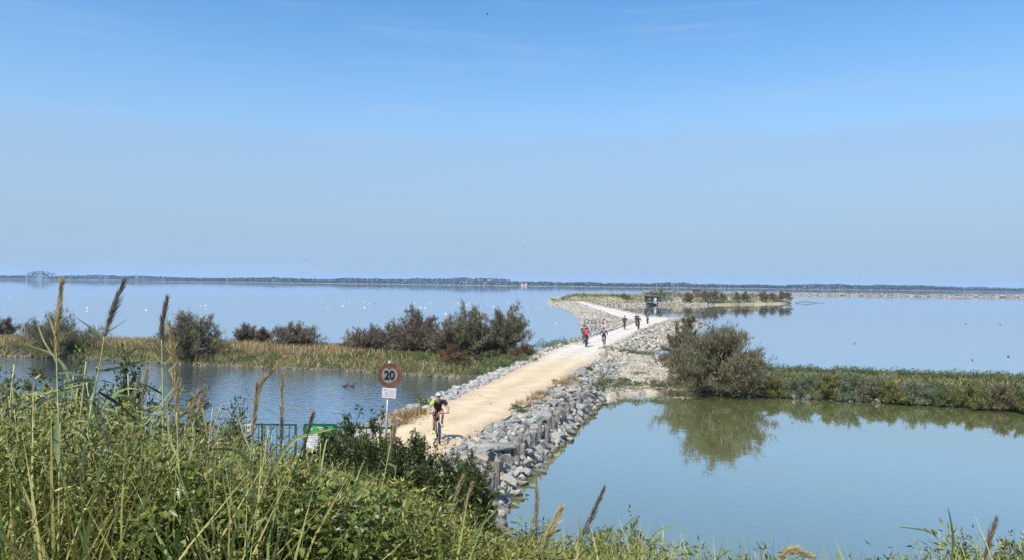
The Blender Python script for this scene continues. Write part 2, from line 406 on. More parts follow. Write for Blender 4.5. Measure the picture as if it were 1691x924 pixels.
# the path itself: a sheet of compacted gravel, buff near the dike and whiter beyond the spit
m, n_, l_, p_ = new_mat('compacted gravel')
t_ = n_.new('ShaderNodeTexCoord'); sx = n_.new('ShaderNodeSeparateXYZ'); l_.new(t_.outputs['Object'], sx.inputs[0])
zb = n_.new('ShaderNodeTexNoise'); zb.inputs['Scale'].default_value = .35; zb.inputs['Detail'].default_value = 5; l_.new(t_.outputs['Object'], zb.inputs[0])
ad = n_.new('ShaderNodeMath'); ad.operation = 'MULTIPLY_ADD'; l_.new(zb.outputs[0], ad.inputs[0]); ad.inputs[1].default_value = 14; l_.new(sx.outputs['Y'], ad.inputs[2])
rg = n_.new('ShaderNodeMapRange'); rg.inputs[1].default_value = 57; rg.inputs[2].default_value = 70; l_.new(ad.outputs[0], rg.inputs[0])
rz_ = n_.new('ShaderNodeValToRGB'); set_ramp(rz_, [(0, (.60, .475, .315)), (.55, (.61, .535, .415)), (1, (.60, .555, .48))]); l_.new(rg.outputs[0], rz_.inputs[0])
zf = n_.new('ShaderNodeTexNoise'); zf.inputs['Scale'].default_value = 11; zf.inputs['Detail'].default_value = 9; zf.inputs['Roughness'].default_value = .7; l_.new(t_.outputs['Object'], zf.inputs[0])
zm = n_.new('ShaderNodeTexNoise'); zm.inputs['Scale'].default_value = 1.1; zm.inputs['Detail'].default_value = 6; l_.new(t_.outputs['Object'], zm.inputs[0])
am = n_.new('ShaderNodeMath'); am.operation = 'ADD'; l_.new(zf.outputs[0], am.inputs[0]); l_.new(zm.outputs[0], am.inputs[1])
kf = n_.new('ShaderNodeMapRange'); kf.inputs[1].default_value = .7; kf.inputs[2].default_value = 1.3; kf.inputs[3].default_value = .78; kf.inputs[4].default_value = 1.14; l_.new(am.outputs[0], kf.inputs[0])
xm = n_.new('ShaderNodeMix'); xm.data_type = 'RGBA'; xm.blend_type = 'MULTIPLY'; xm.inputs[0].default_value = 1; l_.new(rz_.outputs[0], xm.inputs[6]); l_.new(kf.outputs[0], xm.inputs[7])
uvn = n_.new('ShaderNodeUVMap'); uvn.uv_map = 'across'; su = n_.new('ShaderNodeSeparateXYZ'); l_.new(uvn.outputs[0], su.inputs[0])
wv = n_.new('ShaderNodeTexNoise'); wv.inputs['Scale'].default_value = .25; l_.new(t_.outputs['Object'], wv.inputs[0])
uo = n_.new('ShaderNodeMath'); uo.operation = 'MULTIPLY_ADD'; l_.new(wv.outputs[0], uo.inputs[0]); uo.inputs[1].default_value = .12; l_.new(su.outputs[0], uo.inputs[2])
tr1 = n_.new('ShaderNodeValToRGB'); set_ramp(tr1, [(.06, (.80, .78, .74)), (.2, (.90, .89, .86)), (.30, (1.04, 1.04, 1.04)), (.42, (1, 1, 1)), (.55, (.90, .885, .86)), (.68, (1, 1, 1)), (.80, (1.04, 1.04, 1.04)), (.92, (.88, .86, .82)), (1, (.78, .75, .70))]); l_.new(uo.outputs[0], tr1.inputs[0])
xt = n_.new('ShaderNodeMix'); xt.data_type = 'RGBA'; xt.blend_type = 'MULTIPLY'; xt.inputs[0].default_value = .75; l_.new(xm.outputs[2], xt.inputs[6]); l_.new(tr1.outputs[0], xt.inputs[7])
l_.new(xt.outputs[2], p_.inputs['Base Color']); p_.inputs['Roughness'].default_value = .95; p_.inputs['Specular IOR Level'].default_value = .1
bb = n_.new('ShaderNodeBump'); bb.inputs['Strength'].default_value = .5; bb.inputs['Distance'].default_value = .03; l_.new(zf.outputs[0], bb.inputs['Height']); l_.new(bb.outputs[0], p_.inputs['Normal'])
M_PATH = m
V = []; F = []; K = 7
for i in range(len(CW)):
    w = np.linalg.norm(Rp[i] - Lp[i])
    jl, jr = .07 * math.sin(i * .9) + .07 * math.sin(i * .77), .07 * math.sin(i * .83 + 1) + .07 * math.sin(i * .5)
    for k in range(K):
        u = k / (K - 1); q = Lp[i] - cdir[i] * (.1 + jl) + cdir[i] * (w + .2 + jl + jr) * u
        V.append((q[0], q[1], ZP + .03 + .05 * (1 - (2 * u - 1) ** 2)))
for i in range(len(CW) - 1):
    for k in range(K - 1): F.append((i * K + k, i * K + k + 1, (i + 1) * K + k + 1, (i + 1) * K + k))
me = bpy.data.meshes.new('gravel_path'); me.from_pydata(V, [], F); me.update()
uvl = me.uv_layers.new(name='across'); ar_ = np.array([((me.loops[i_].vertex_index % K) / (K - 1), (me.loops[i_].vertex_index // K) * .1) for i_ in range(len(me.loops))], dtype=np.float32); uvl.data.foreach_set('uv', ar_.ravel())
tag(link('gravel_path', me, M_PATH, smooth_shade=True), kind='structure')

# ------------------------------------------------------------------ banks, spit, dike
LB_F = [G(x, y, 0) for (x, y) in [(-500, 571), (-200, 580), (0, 587), (110, 590), (250, 598), (400, 606), (560, 611), (660, 617), (760, 624), (800, 618)]]
LB_poly = [(p.x, p.y) for p in LB_F] + [(4.6, 60), (4.4, 66), (1.5, 66), (-3, 64.5), (-12, 66.5), (-22, 68.5), (-44, 73), (-70, 79), (-100, 86)]
def lb_h(d, X, Y): return -.5 + .68 * smooth((d + .25) / .4) + .85 * smooth((d - .1) / 3) + .12 * wob(X, Y, .9)
M_BANK = soil('bank soil', (.10, .085, .055), (.18, .15, .10), scale=.5, fine=3.0)
mound('grass_bank', LB_poly, .4, lb_h, M_BANK)

RB_F = [G(x, y, 0) for (x, y) in [(1085, 651), (1180, 652), (1290, 656), (1400, 661), (1500, 666), (1600, 671), (1691, 676), (1850, 684), (2200, 700)]]
RB_poly = [(p.x, p.y) for p in RB_F] + [(48, 47), (36, 49.5), (28, 51.5), (20, 53), (12, 55.5), (9.5, 56)]
def rb_h(d, X, Y): return -.5 + .66 * smooth((d + .25) / .4) + .7 * smooth((d - .1) / 2.5) + .12 * wob(X, Y, 1.1)
mound('scrub_bank', RB_poly, .35, rb_h, M_BANK)

SP_poly = [(p.x, p.y) for p in [G(x, y, 0) for (x, y) in [(1003, 661), (1030, 651), (1062, 650), (1110, 650), (1150, 650)]]] + [(13.5, 57), (11.5, 62), (9.4, 68), (6.5, 62), (4.4, 54)]
def sp_h(d, X, Y): return -.5 + .75 * smooth((d + .35) / .6) + .85 * smooth((Y - 46.5) / 12) * smooth((d + .3) / 2) + .1 * wob(X, Y, 1.4)
M_SPIT = soil('pale stony ground', (0.320, 0.272, 0.200), (0.496, 0.440, 0.344), scale=.9, fine=5.0, bump=1.0)
mound('stony_spit', SP_poly, .3, sp_h, M_SPIT)

def dike_z(x, y):
    s = smooth((np.asarray(x, float) + 3.5) / 6.5); foot = 17.5 * (1 - s) + 14.0 * s; zf_ = 1.15 * (1 - s) - .5 * s
    return 5.2 + (zf_ - 5.2) * np.clip((np.asarray(y, float) - 3) / (foot - 3), 0, 1)
xs = np.arange(-34, 34, .4); ys = np.arange(-12, 22.6, .4); X, Y = np.meshgrid(xs, ys)
Z = dike_z(X, Y) + .08 * wob(X, Y, 1.3)
Z = np.where((Y > 20.2) & (X < -7.5), Z - (Y - 20.2) * .8, Z)     # falls to the left pond
shift = smooth((Y - 18) / 2) * smooth((X + 1.2) / 1.5) * 1.5; Z = Z - shift
V = np.stack([X, Y, Z], -1).reshape(-1, 3); nx = len(xs)
i, j = np.meshgrid(np.arange(len(xs) - 1), np.arange(len(ys) - 1)); a = (j * nx + i).ravel()
M_DIKE = soil('dike soil', (.08, .07, .035), (.15, .125, .065), scale=.8, fine=5)
tag(link('dike_ground', np_mesh('dike_ground', V, [np.stack([a, a + 1, a + nx + 1, a + nx], 1)]), M_DIKE, smooth_shade=True), kind='structure')

# ponds lie a few mm above the lagoon sheet, their outlines under the land
cl = (Lp + Rp) / 2
near = [tuple(c) for c in cl[::4] if c[1] < 58]
lbm = [(p.x, p.y + 2.5) for p in LB_F]
sheet('pond_water', [(-130, 14), (-6, 14)] + near + list(reversed(lbm[:-2])) + [(-130, lbm[0][1])], .006, M_POND_L)
rbm = [(p.x, p.y + 2.2) for p in RB_F]
nr = [c for c in near if c[1] < 50]
sheet('pond_water', [(60, 8), (rbm[-1][0] + 5, rbm[-1][1])] + list(reversed(rbm)) + list(reversed(nr)) + [(-4, 8)], .006, M_POND_R)

# ------------------------------------------------------------------ the island at the far end, breakwater, far shore, haze
IS_poly = [(p.x, p.y) for p in [G(x, y, 0) for (x, y) in [(905, 501), (935, 504), (985, 503.5), (1040, 504), (1100, 502.5), (1160, 503.2), (1230, 502), (1290, 501), (1316, 499.5)]]]
IS_poly = IS_poly + [(113, 318), (98, 322), (60, 315), (25, 305), (14, 290)]
def is_h(d, X, Y): return -.5 + 1.1 * smooth((d + .5) / 1.5) + 2.1 * smooth((d - 2.5) / 8) + .25 * wob(X, Y, .35)
M_ISLE = soil('island soil', (.24, .21, .12), (.40, .34, .24), scale=.12, fine=1.2)
mound('island_ground', IS_poly, 1.2, is_h, M_ISLE, margin=2)

_a, _b = G(1062, 483.2, 0), G(1760, 491.3, 0); _d = (_b - _a).normalized(); _n = Vector((-_d.y, _d.x, 0))
BW_poly = [tuple((_a + _n * .5)[:2]), tuple((_b + _n * .5)[:2]), tuple((_b + _n * 13)[:2]), tuple((_a + _n * 13)[:2])]
mound('breakwater_ground', BW_poly, 1.6, lambda d, X, Y: -.5 + 1.6 * smooth((d + .5) / 4) + .45 * wob(X, Y, .25), M_RUBBLE, margin=2)

SH = [G(x, y, 0) for (x, y) in [(-700, 452.3), (0, 460.6), (300, 464.0), (845, 471.0), (1100, 474.0), (1400, 477.4), (1640, 480.0)]]
sh_poly = [(p.x, p.y) for p in SH] + [(1690, 2250), (1550, 2700), (-4000, 3900), (-4400, 3200)]
V = [(x, y, 1.0) for (x, y) in sh_poly] + [(x, y, -1.0) for (x, y) in sh_poly]; n = len(sh_poly)
me = bpy.data.meshes.new('far_shore_land'); me.from_pydata(V, [], [tuple(range(n))] + [(k, (k + 1) % n, n + (k + 1) % n, n + k) for k in range(n)]); me.update()
M_SHORE = soil('far shore', (.22, .19, .13), (.30, .26, .18), scale=.02, fine=.2)
tag(link('far_shore_land', me, M_SHORE), kind='structure')
sh2 = [(1660, 2950), (3400, 2750), (3400, 3300), (1660, 3400)]
V = [(x, y, 1.0) for (x, y) in sh2] + [(x, y, -1.0) for (x, y) in sh2]
me = bpy.data.meshes.new('far_shore_land'); me.from_pydata(V, [], [(0, 1, 2, 3)] + [(k, (k + 1) % 4, 4 + (k + 1) % 4, 4 + k) for k in range(4)]); me.update()
tag(link('far_shore_land', me, M_SHORE), kind='structure')

HB = MB(); HB.box((0, 3450, 22.0), (10600, 7200, 52.0))
hm = bpy.data.materials.new('thin sea haze'); hm.use_nodes = True; hn = hm.node_tree.nodes; hn.clear()
ho = hn.new('ShaderNodeOutputMaterial'); hv = hn.new('ShaderNodeVolumePrincipled'); hm.node_tree.links.new(hv.outputs[0], ho.inputs['Volume'])
hv.inputs['Color'].default_value = (.47, .70, 1.0, 1); hv.inputs['Density'].default_value = 0.00009; hv.inputs['Anisotropy'].default_value = 0.1
tag(HB.build('haze', hm), kind='stuff')
# ------------------------------------------------------------------ rocks
def hull_rock(k, flat=.6):
    bm = bmesh.new(); r = np.random.default_rng(100 + k)
    p = unit(r.normal(size=(15, 3))) * r.uniform(.75, 1.05, (15, 1)) * np.array([1, .78, flat])
    for q in p: bm.verts.new(q)
    res = bmesh.ops.convex_hull(bm, input=list(bm.verts))
    bmesh.ops.delete(bm, geom=[g for g in res['geom_interior'] if isinstance(g, bmesh.types.BMVert)], context='VERTS')
    bmesh.ops.dissolve_limit(bm, angle_limit=R(16), verts=list(bm.verts), edges=list(bm.edges))
    return bm
PROTO = []; PROTO_NP = []
for k in range(14):
    bm = hull_rock(k, [.45, .6, .75][k % 3]); bmesh.ops.bevel(bm, geom=list(bm.edges), offset=.05, segments=1, affect='EDGES', clamp_overlap=True)
    me = bpy.data.meshes.new('boulder'); bm.to_mesh(me); PROTO.append(me); bm.free()
    bm = hull_rock(k, [.45, .6, .75][k % 3]); bmesh.ops.triangulate(bm, faces=list(bm.faces))
    PROTO_NP.append((np.array([v.co[:] for v in bm.verts]), np.array([[v.index for v in f.verts] for f in bm.faces]))); bm.free()

def rot_mats(n, tilt=.5):
    a = rng.uniform(0, 6.28, n); tx, ty = rng.normal(0, tilt, n), rng.normal(0, tilt, n)
    ca, sa = np.cos(a), np.sin(a); o, z = np.ones(n), np.zeros(n)
    Rz = np.stack([ca, -sa, z, sa, ca, z, z, z, o], 1).reshape(n, 3, 3)
    Rx = np.stack([o, z, z, z, np.cos(tx), -np.sin(tx), z, np.sin(tx), np.cos(tx)], 1).reshape(n, 3, 3)
    Ry = np.stack([np.cos(ty), z, np.sin(ty), z, o, z, -np.sin(ty), z, np.cos(ty)], 1).reshape(n, 3, 3)
    return Rx @ Ry @ Rz

def stones(name, P, size, mat, tilt=.4):
    """P (n,3), size (n,): ONE object for stones past counting"""
    n = len(P); M = rot_mats(n, tilt); Vs = []; Fs = []; off = 0; which = rng.integers(0, len(PROTO_NP), n)
    for k in range(len(PROTO_NP)):
        s = np.nonzero(which == k)[0]
        if not len(s): continue
        v, f = PROTO_NP[k]; W_ = np.einsum('nij,vj->nvi', M[s], v) * size[s][:, None, None] + P[s][:, None, :]
        Fs.append((f[None] + (np.arange(len(s)) * len(v))[:, None, None] + off).reshape(-1, 3)); Vs.append(W_.reshape(-1, 3)); off += len(s) * len(v)
    return tag(link(name, np_mesh(name, np.concatenate(Vs), Fs), mat), kind='stuff')

C_BLUE = [(0, (0.166, 0.170, 0.161)), (.35, (0.235, 0.241, 0.224)), (.7, (0.296, 0.296, 0.269)), (1, (0.375, 0.363, 0.308))]
C_BUFF = [(0, (0.336, 0.272, 0.176)), (.5, (0.400, 0.336, 0.232)), (1, (0.320, 0.288, 0.232))]
C_PALE = [(0, (0.299, 0.286, 0.252)), (.5, (0.374, 0.360, 0.320)), (1, (0.224, 0.231, 0.218))]
C_MIX = [(0, (0.186, 0.190, 0.179)), (.3, (0.251, 0.251, 0.227)), (.55, (0.307, 0.307, 0.281)), (.75, (0.372, 0.332, 0.244)), (1, (0.453, 0.436, 0.372))]
C_FAR = [(0, (0.216, 0.200, 0.160)), (.3, (0.304, 0.280, 0.232)), (.6, (0.384, 0.344, 0.280)), (1, (0.480, 0.440, 0.368))]
M_ST = {k: stone(k + ' stone', c, per='object', wet=True) for k, c in (('blue grey', C_BLUE), ('buff', C_BUFF), ('pale', C_PALE))}
M_MIX = stone('mixed stone', C_MIX, wet=True); M_FAR = stone('sandy stone', C_FAR)

def prof_r(i, u):
    rf, rs = CW[i, 6], CW[i, 7]
    return float(np.interp(u, [0, rf, rf + rs * .3, rf + rs], [ZP - .01, ZP - .18, .5, -.6]))
def prof_l(i, u):
    lf, ls = CW[i, 4], CW[i, 5]
    return float(np.interp(u, [0, lf, lf + ls * .5, lf + ls], [ZP - .01, ZP - .12, .35, -.6]))
def along(i0, i1, step):
    """indices (float) spaced evenly along the right path edge"""
    seg = np.linalg.norm(np.diff(Rp, axis=0), axis=1); s = np.concatenate([[0], np.cumsum(seg)])
    return np.interp(np.arange(s[i0], s[i1], step), s, np.arange(len(s)))
def at_r(t, u):
    i = min(int(t), len(CW) - 2); f = t - i; p = Rp[i] * (1 - f) + Rp[i + 1] * f + cdir[i] * u; return np.array([p[0], p[1], prof_r(i, u)])
def at_l(t, u):
    i = min(int(t), len(CW) - 2); f = t - i; p = Lp[i] * (1 - f) + Lp[i + 1] * f - cdir[i] * u; return np.array([p[0], p[1], prof_l(i, u)])

KINDS = {'blue grey': [link_me.copy() for link_me in PROTO], 'buff': [m_.copy() for m_ in PROTO], 'pale': [m_.copy() for m_ in PROTO]}
for k, ms_ in KINDS.items():
    for m_ in ms_: m_.materials.clear(); m_.materials.append(M_ST[k])
LAB = {'blue grey': ('blue-grey angular boulder packed into the stone edging right of the gravel path', 'blue-grey boulders edging the path'),
       'buff': ('buff yellowish boulder wedged among the blue-grey rocks beside the path', 'buff boulders among the path edging'),
       'pale': ('pale whitish rock tumbled at the waterline below the wooden piles', 'pale rocks at the waterline')}
nrock = 0
for row, (u, r0, r1) in enumerate([(.12, .24, .44), (.55, .30, .66), (.98, .34, .66), (1.36, .26, .54), (2.02, .22, .50), (2.45, .18, .46), (2.85, .14, .30)]):
    for t in along(5, 51, .60 if row < 4 else .66):
        if nrock >= 296: break
        t2 = min(max(t + rng.normal(0, .25), 5), 54); uu = u + rng.normal(0, .09)
        p = at_r(t2, max(.02, uu)); r = rng.uniform(r0, r1)
        if row >= 4: k = 'pale'; p[2] = max(p[2], -.12) + .02
        else: k = 'buff' if rng.random() < .3 else 'blue grey'; p[2] -= r * .12
        if k == 'buff': r *= .8
        o = bpy.data.objects.new('boulder', KINDS[k][int(rng.integers(0, 14))]); COL.objects.link(o)
        o.location = p; o.scale = (r * rng.uniform(1.0, 1.45), r * rng.uniform(.9, 1.15), r * rng.uniform(.6, .95))
        o.rotation_euler = (rng.normal(0, .28), rng.normal(0, .28) + (.25 if row >= 3 else .05), rng.uniform(0, 6.28)); tag(o, LAB[k][0], 'rock', LAB[k][1]); nrock += 1

P = []; Sz = []
for t in along(0, 54, .20):                                   # small stones filling between the boulders
    for u in rng.uniform(-.05, 3.0, 6): p = at_r(t, max(u, 0)); P.append(p + np.array([0, 0, .03])); Sz.append(rng.uniform(.08, .24))
for t in along(0, 56, .26):                                   # left edge of the near stretch
    i = int(t); wd = CW[i, 4] + CW[i, 5]
    for u in np.concatenate([rng.uniform(-.05, wd, 10)]): p = at_l(t, max(u, 0)); P.append(p + np.array([0, 0, .0])); Sz.append(rng.uniform(.1, .33))
_n = len(along(0, 54, .20)) * 6; P = np.array(P); Sz = np.array(Sz)
stones('riprap_rubble', P[:_n], Sz[:_n], M_MIX)
M_LEFT = stone('buff and grey stone', [(0, (.22, .22, .21)), (.4, (.32, .31, .29)), (.7, (.39, .365, .315)), (1, (.46, .435, .385))], wet=True)
stones('riprap_rubble', P[_n:], Sz[_n:], M_LEFT)
P = []; Sz = []
for t in along(54, len(CW) - 2, .45):
    i = int(t); wl_, wr_ = CW[i, 4] + CW[i, 5], CW[i, 6] + CW[i, 7]; dist = Rp[i][1]
    for u in rng.uniform(0, wl_, int(2 + wl_ * 1.3)): p = at_l(t, u); P.append(p + np.array([0, 0, .05])); Sz.append(rng.uniform(.14, .42) * (1 + dist / 500))
    for u in rng.uniform(0, wr_, int(2 + wr_ * 1.6)): p = at_r(t, u); P.append(p + np.array([0, 0, .05])); Sz.append(rng.uniform(.14, .42) * (1 + dist / 500))
# the groyne stub that leaves the causeway on its left, and loose stone at the corner
g0, g1 = G(957, 534, .1), G(1035, 533.5, .4)
for q in range(420):
    f = rng.random(); w = rng.normal(0, 1.3 + 1.2 * f); P.append(np.array([g0.x + (g1.x - g0.x) * f, g0.y + (g1.y - g0.y) * f + w, max(.05, .2 + .75 * f - abs(w) * .22)])); Sz.append(rng.uniform(.25, .5))
stones('riprap_rubble', np.array(P), np.array(Sz), M_FAR)

P = []
for t in along(8, 70, .12):
    for u in rng.uniform(.02, 1, 2):
        i = min(int(t), len(CW) - 2); u = u if rng.random() < .35 else (rng.choice([-1, 1]) * abs(rng.normal(0, .07))) % 1.0; p = Lp[i] + (Rp[i] - Lp[i]) * u; f = t - i; p2 = Lp[i + 1] + (Rp[i + 1] - Lp[i + 1]) * u; p = p * (1 - f) + p2 * f; P.append([p[0], p[1], ZP + .03 + .05 * (1 - (2 * u - 1) ** 2)])
stones('path_pebbles_rubble', np.array(P), rng.uniform(.012, .05, len(P)) * (1 + (rng.random(len(P)) < .08)), M_FAR)

# ------------------------------------------------------------------ wooden piles that hold the stone edging
def wood_mat():
    m, n, l, p = new_mat('grey weathered wood')
    t = n.new('ShaderNodeTexCoord'); mp_ = n.new('ShaderNodeMapping'); mp_.inputs['Scale'].default_value = (14, 14, 1.6); l.new(t.outputs['Object'], mp_.inputs[0])
    z = n.new('ShaderNodeTexNoise'); z.inputs['Scale'].default_value = 2; z.inputs['Detail'].default_value = 7; l.new(mp_.outputs[0], z.inputs[0])
    r = n.new('ShaderNodeValToRGB'); set_ramp(r, [(.3, (.10, .085, .07)), (.55, (.25, .225, .195)), (.75, (.36, .33, .285))]); l.new(z.outputs[0], r.inputs[0])
    l.new(r.outputs[0], p.inputs['Base Color']); p.inputs['Roughness'].default_value = .9
    b = n.new('ShaderNodeBump'); b.inputs['Strength'].default_value = .7; b.inputs['Distance'].default_value = .02; l.new(z.outputs[0], b.inputs['Height']); l.new(b.outputs[0], p.inputs['Normal'])
    return m
M_WOOD = wood_mat()
def pile_mesh(k, pointed):
    r = np.random.default_rng(300 + k); m = MB(); sd = 9; rad = 1.0
    zs = [-1.2, -.3, .2, .55, .8]; pts = [(r.normal(0, .02), r.normal(0, .02), z) for z in zs]
    m.tube(pts, [.11, .11, .105, .10, .097], sd, cap=False)
    top = len(m.v) - sd
    if pointed: m.v.append((.01, 0, 1.0)); m.f += [(top + q, top + (q + 1) % sd, len(m.v) - 1) for q in range(sd)]
    else:
        for q in range(sd): x, y, z = m.v[top + q]; m.v[top + q] = (x, y, z + .12 * x / .1 * r.uniform(.2, .9))
        m.f.append(tuple(top + q for q in range(sd)))
    return m.mesh('wooden_pile')
PM = [pile_mesh(k, k % 3 == 0) for k in range(6)]
for me in PM: me.materials.append(M_WOOD)
for n_i, t in enumerate(along(3, 50, .60)):
    t2 = t + rng.normal(0, .3); p = at_r(t2, 1.74 + rng.normal(0, .06))
    o = bpy.data.objects.new('wooden_pile', PM[int(rng.integers(0, 6))]); COL.objects.link(o); o.location = (p[0], p[1], .05 + rng.normal(0, .09))
    o.rotation_euler = (rng.normal(0, .05), rng.normal(0, .06), rng.uniform(0, 6.28)); s_ = rng.uniform(.9, 1.6); o.scale = (s_, s_, rng.uniform(.9, 1.2))
    tag(o, 'grey weathered wooden pile standing between the path boulders and the pond', 'pile', 'wooden piles along the stone edging')
pe = D(845, 790, 24.0); pe = at_r(9.5, 1.8)
for f in np.linspace(.08, .95, 12):
    x, y = g0.x + (g1.x - g0.x) * f, g0.y + (g1.y - g0.y) * f - 1.6
    o = bpy.data.objects.new('wooden_pile', PM[int(rng.integers(0, 6))]); COL.objects.link(o); o.location = (x, y, .12); o.scale = (1.5, 1.5, 1.0); o.rotation_euler = (rng.normal(0, .06), rng.normal(0, .06), 0)
    tag(o, 'dark stubby pile in the row fronting the stone spur on the lagoon side', 'pile', 'piles of the stone spur')

# ------------------------------------------------------------------ tamarisks and scrub
M_TAM = foliage('tamarisk', [(0, (0.100, 0.092, 0.049)), (.45, (0.155, 0.142, 0.078)), (.8, (0.208, 0.186, 0.109)), (1, (0.263, 0.233, 0.155))], trans=.2)
M_TAMB = foliage('brown tamarisk', [(0, (0.108, 0.084, 0.057)), (.5, (0.168, 0.134, 0.094)), (.85, (0.227, 0.174, 0.128)), (1, (0.161, 0.161, 0.081))], trans=.2)
M_GREY = foliage('grey green scrub', [(0, (0.076, 0.099, 0.053)), (.5, (0.143, 0.174, 0.099)), (1, (0.227, 0.250, 0.159))], trans=.2)
M_OLIVE = foliage('olive scrub', [(0, (0.075, 0.083, 0.022)), (.5, (0.149, 0.158, 0.045)), (1, (0.239, 0.232, 0.075))], trans=.25)
M_RUST = foliage('reddish scrub', [(0, (.09, .05, .03)), (.5, (.16, .09, .055)), (1, (.20, .15, .08))], trans=.2)
M_GREEN = foliage('green scrub', [(0, (0.063, 0.092, 0.031)), (.5, (0.121, 0.161, 0.057)), (1, (0.190, 0.224, 0.088))], trans=.25)
M_BRWN = foliage('brown scrub', [(0, (.10, .085, .045)), (.5, (.16, .13, .075)), (1, (.15, .155, .07))], trans=.2)
M_BARK = plain('bark', (.10, .085, .07), .9, scale=20)

def shrub_mesh(width, height, n, sl, sw, up=.6, dome=.62, nb=60, depth=None, seedv=0, skirt=.18):
    """strand-leaved crown: branches fan out of one root, twigs off them, short strands off the twigs; also the limbs"""
    r = np.random.default_rng(seedv); depth = depth or width
    limbs = MB(); P0 = []; D0 = []
    nl = max(5, nb // 7); lobes = []
    for k in range(nl):
        az = r.uniform(0, 6.28); q = math.sqrt(r.uniform(0, 1)) * .92; lobes.append((az, q, height * (1 - dome * q * q) * r.uniform(.68, 1.0)))
    lobes[0] = (r.uniform(0, 6.28), .15, height * .97)
    for b in range(nb):
        az, q, hh = lobes[b % nl] if b < nb * .74 else (r.uniform(0, 6.28), r.uniform(.75, 1.0), height * (1 - dome) * r.uniform(.25, .3 + 2 * skirt))
        gx, gy, gz2 = r.normal(0, .085 * width), r.normal(0, .085 * depth), r.normal(0, .08 * height)
        tip = np.array([math.cos(az) * q * width * .5 + gx, math.sin(az) * q * depth * .5 + gy, max(.08 * height, hh + gz2 - .5 * abs(gx) - .3 * abs(gy))]); hh = tip[2]; c = tip * np.array([.3, .3, .5]) + np.array([0, 0, .08 * height])
        ts = np.linspace(0, 1, 9)[:, None]; pts = 2 * ts * (1 - ts) * c + ts * ts * tip
        if b < 14: limbs.tube([tuple(p) for p in pts[:8]], list(np.linspace(.035 * height / 2, .008, 8)), 5)
        tl = r.uniform(.25, 1.0, 26); i = np.clip((tl * 8).astype(int), 0, 7); base = pts[i] + (pts[i + 1] - pts[i]) * (tl * 8 - i)[:, None]
        dr = unit(tip - c) ; tw = unit(dr * .55 + r.normal(size=(26, 3)) * .6 + np.array([0, 0, up * .6])); ln = r.uniform(.07, .2, (26, 1)) * max(width, height) * .5
        for k in np.linspace(.1, 1, 7): P0.append(base + tw * ln * k); D0.append(tw)
    P0 = np.concatenate(P0); D0 = np.concatenate(D0); s = r.integers(0, len(P0), n)
    P = P0[s] + r.normal(0, .012 * width, (n, 3)); P[:, 2] = np.maximum(P[:, 2], .02)
    A = unit(D0[s] * .6 + r.normal(size=(n, 3)) * .45 + np.array([0, 0, up]))
    V, F = leaves(P, A, sl * r.uniform(.5, 1.3, n), sw * r.uniform(.6, 1.3, n), fold=.1)
    return np_mesh('crown', V, [F]), limbs.mesh('trunk')

def shrub(name, label, cat, loc, width, height, n, sl, sw, mat, group=None, seedv=0, rz=None, **kw):
    e = empty(name, loc, rng.uniform(0, 6.28) if rz is None else rz, label, cat, group)
    c, t = shrub_mesh(width, height, n, sl, sw, seedv=seedv, **kw)
    link('crown', c, mat, e); link('trunk', t, M_BARK, e); return e

# right of the path: the big tamarisk, a second one behind it
p = G(1180, 650, 0.1); shrub('tamarisk_bush', 'big round olive-brown tamarisk mirrored in the still pond', 'bush', (p.x + .15, p.y + 0.8, .05), 7.1, 4.3, 72000, .28, .042, M_TAM, seedv=5, nb=170, dome=.46, up=.8, skirt=.3)
p = D(1126, 588, 57); shrub('tamarisk_bush', 'smaller ragged tamarisk close behind the big round one', 'bush', (p.x, p.y, .6), 3.8, 3.7, 20000, .30, .045, M_TAM, seedv=2, nb=46, dome=.5, up=.8)
# left bank
TL = [(100, 513, 590, 112, 1.3, 'dark dome-shaped tamarisk on the grassy bank behind the two tallest reeds', M_TAM, 15000),
      (311, 521, 601, 96, 1.3, 'dense dark tamarisk at the water edge of the grassy bank', M_TAM, 15000),
      (-4, 522, 566, 46, 5, 'bush cut by the edge of the view on the far end of the bank', M_TAMB, 6000),
      (407, 536, 566, 36, 6, 'small thin tamarisk left of its two neighbours on the grassy bank', M_TAMB, 4000),
      (434, 544, 567, 26, 6, 'smallest sparse tamarisk between two others on the grassy bank', M_TAMB, 3000),
      (493, 531, 573, 76, 6, 'wide loose brown tamarisk standing alone behind dry grass', M_TAMB, 9000),
      (612, 540, 584, 76, 5.0, 'low brown tamarisk starting the long thicket near the path', M_TAMB, 9000),
      (655, 530, 585, 60, 6.2, 'second tamarisk of the thicket, brownish and half bare', M_TAMB, 8000),
      (690, 514, 586, 74, 5.4, 'tall twiggy brown tamarisk with bare tips in the thicket', M_TAMB, 11000),
      (735, 529, 587, 64, 4.6, 'lower tamarisk filling the middle of the thicket', M_TAMB, 9000),
      (777, 513, 588, 80, 5.2, 'tall dense tamarisk next to the last one of the thicket', M_TAM, 13000),
      (828, 509, 589, 84, 5.4, 'tallest dark tamarisk ending the thicket beside the path', M_TAM, 14000)]
lbx, lby = np.array([p.x for p in LB_F]), np.array([p.y for p in LB_F])
for k, (px, yt, yb, w, off, lab, mt, n) in enumerate(TL):
    zb_ = .15 if off < 2 else .9
    Y_ = G(px, yb, zb_).y; fy = np.interp(G(px, yb, 0).x, lbx, lby)
    Y_ = fy + off; b_ = D(px, yb, Y_); tp = D(px, yt, Y_); sc = Y_ / FPX
    shrub('tamarisk_bush', lab, 'bush', (b_.x, Y_, zb_), w * sc * 1.22, (tp.z - zb_) * 1.05, int(n * 1.7), .28, .045, mt, seedv=20 + k, nb=90, dome=.45, up=.75, skirt=.35)
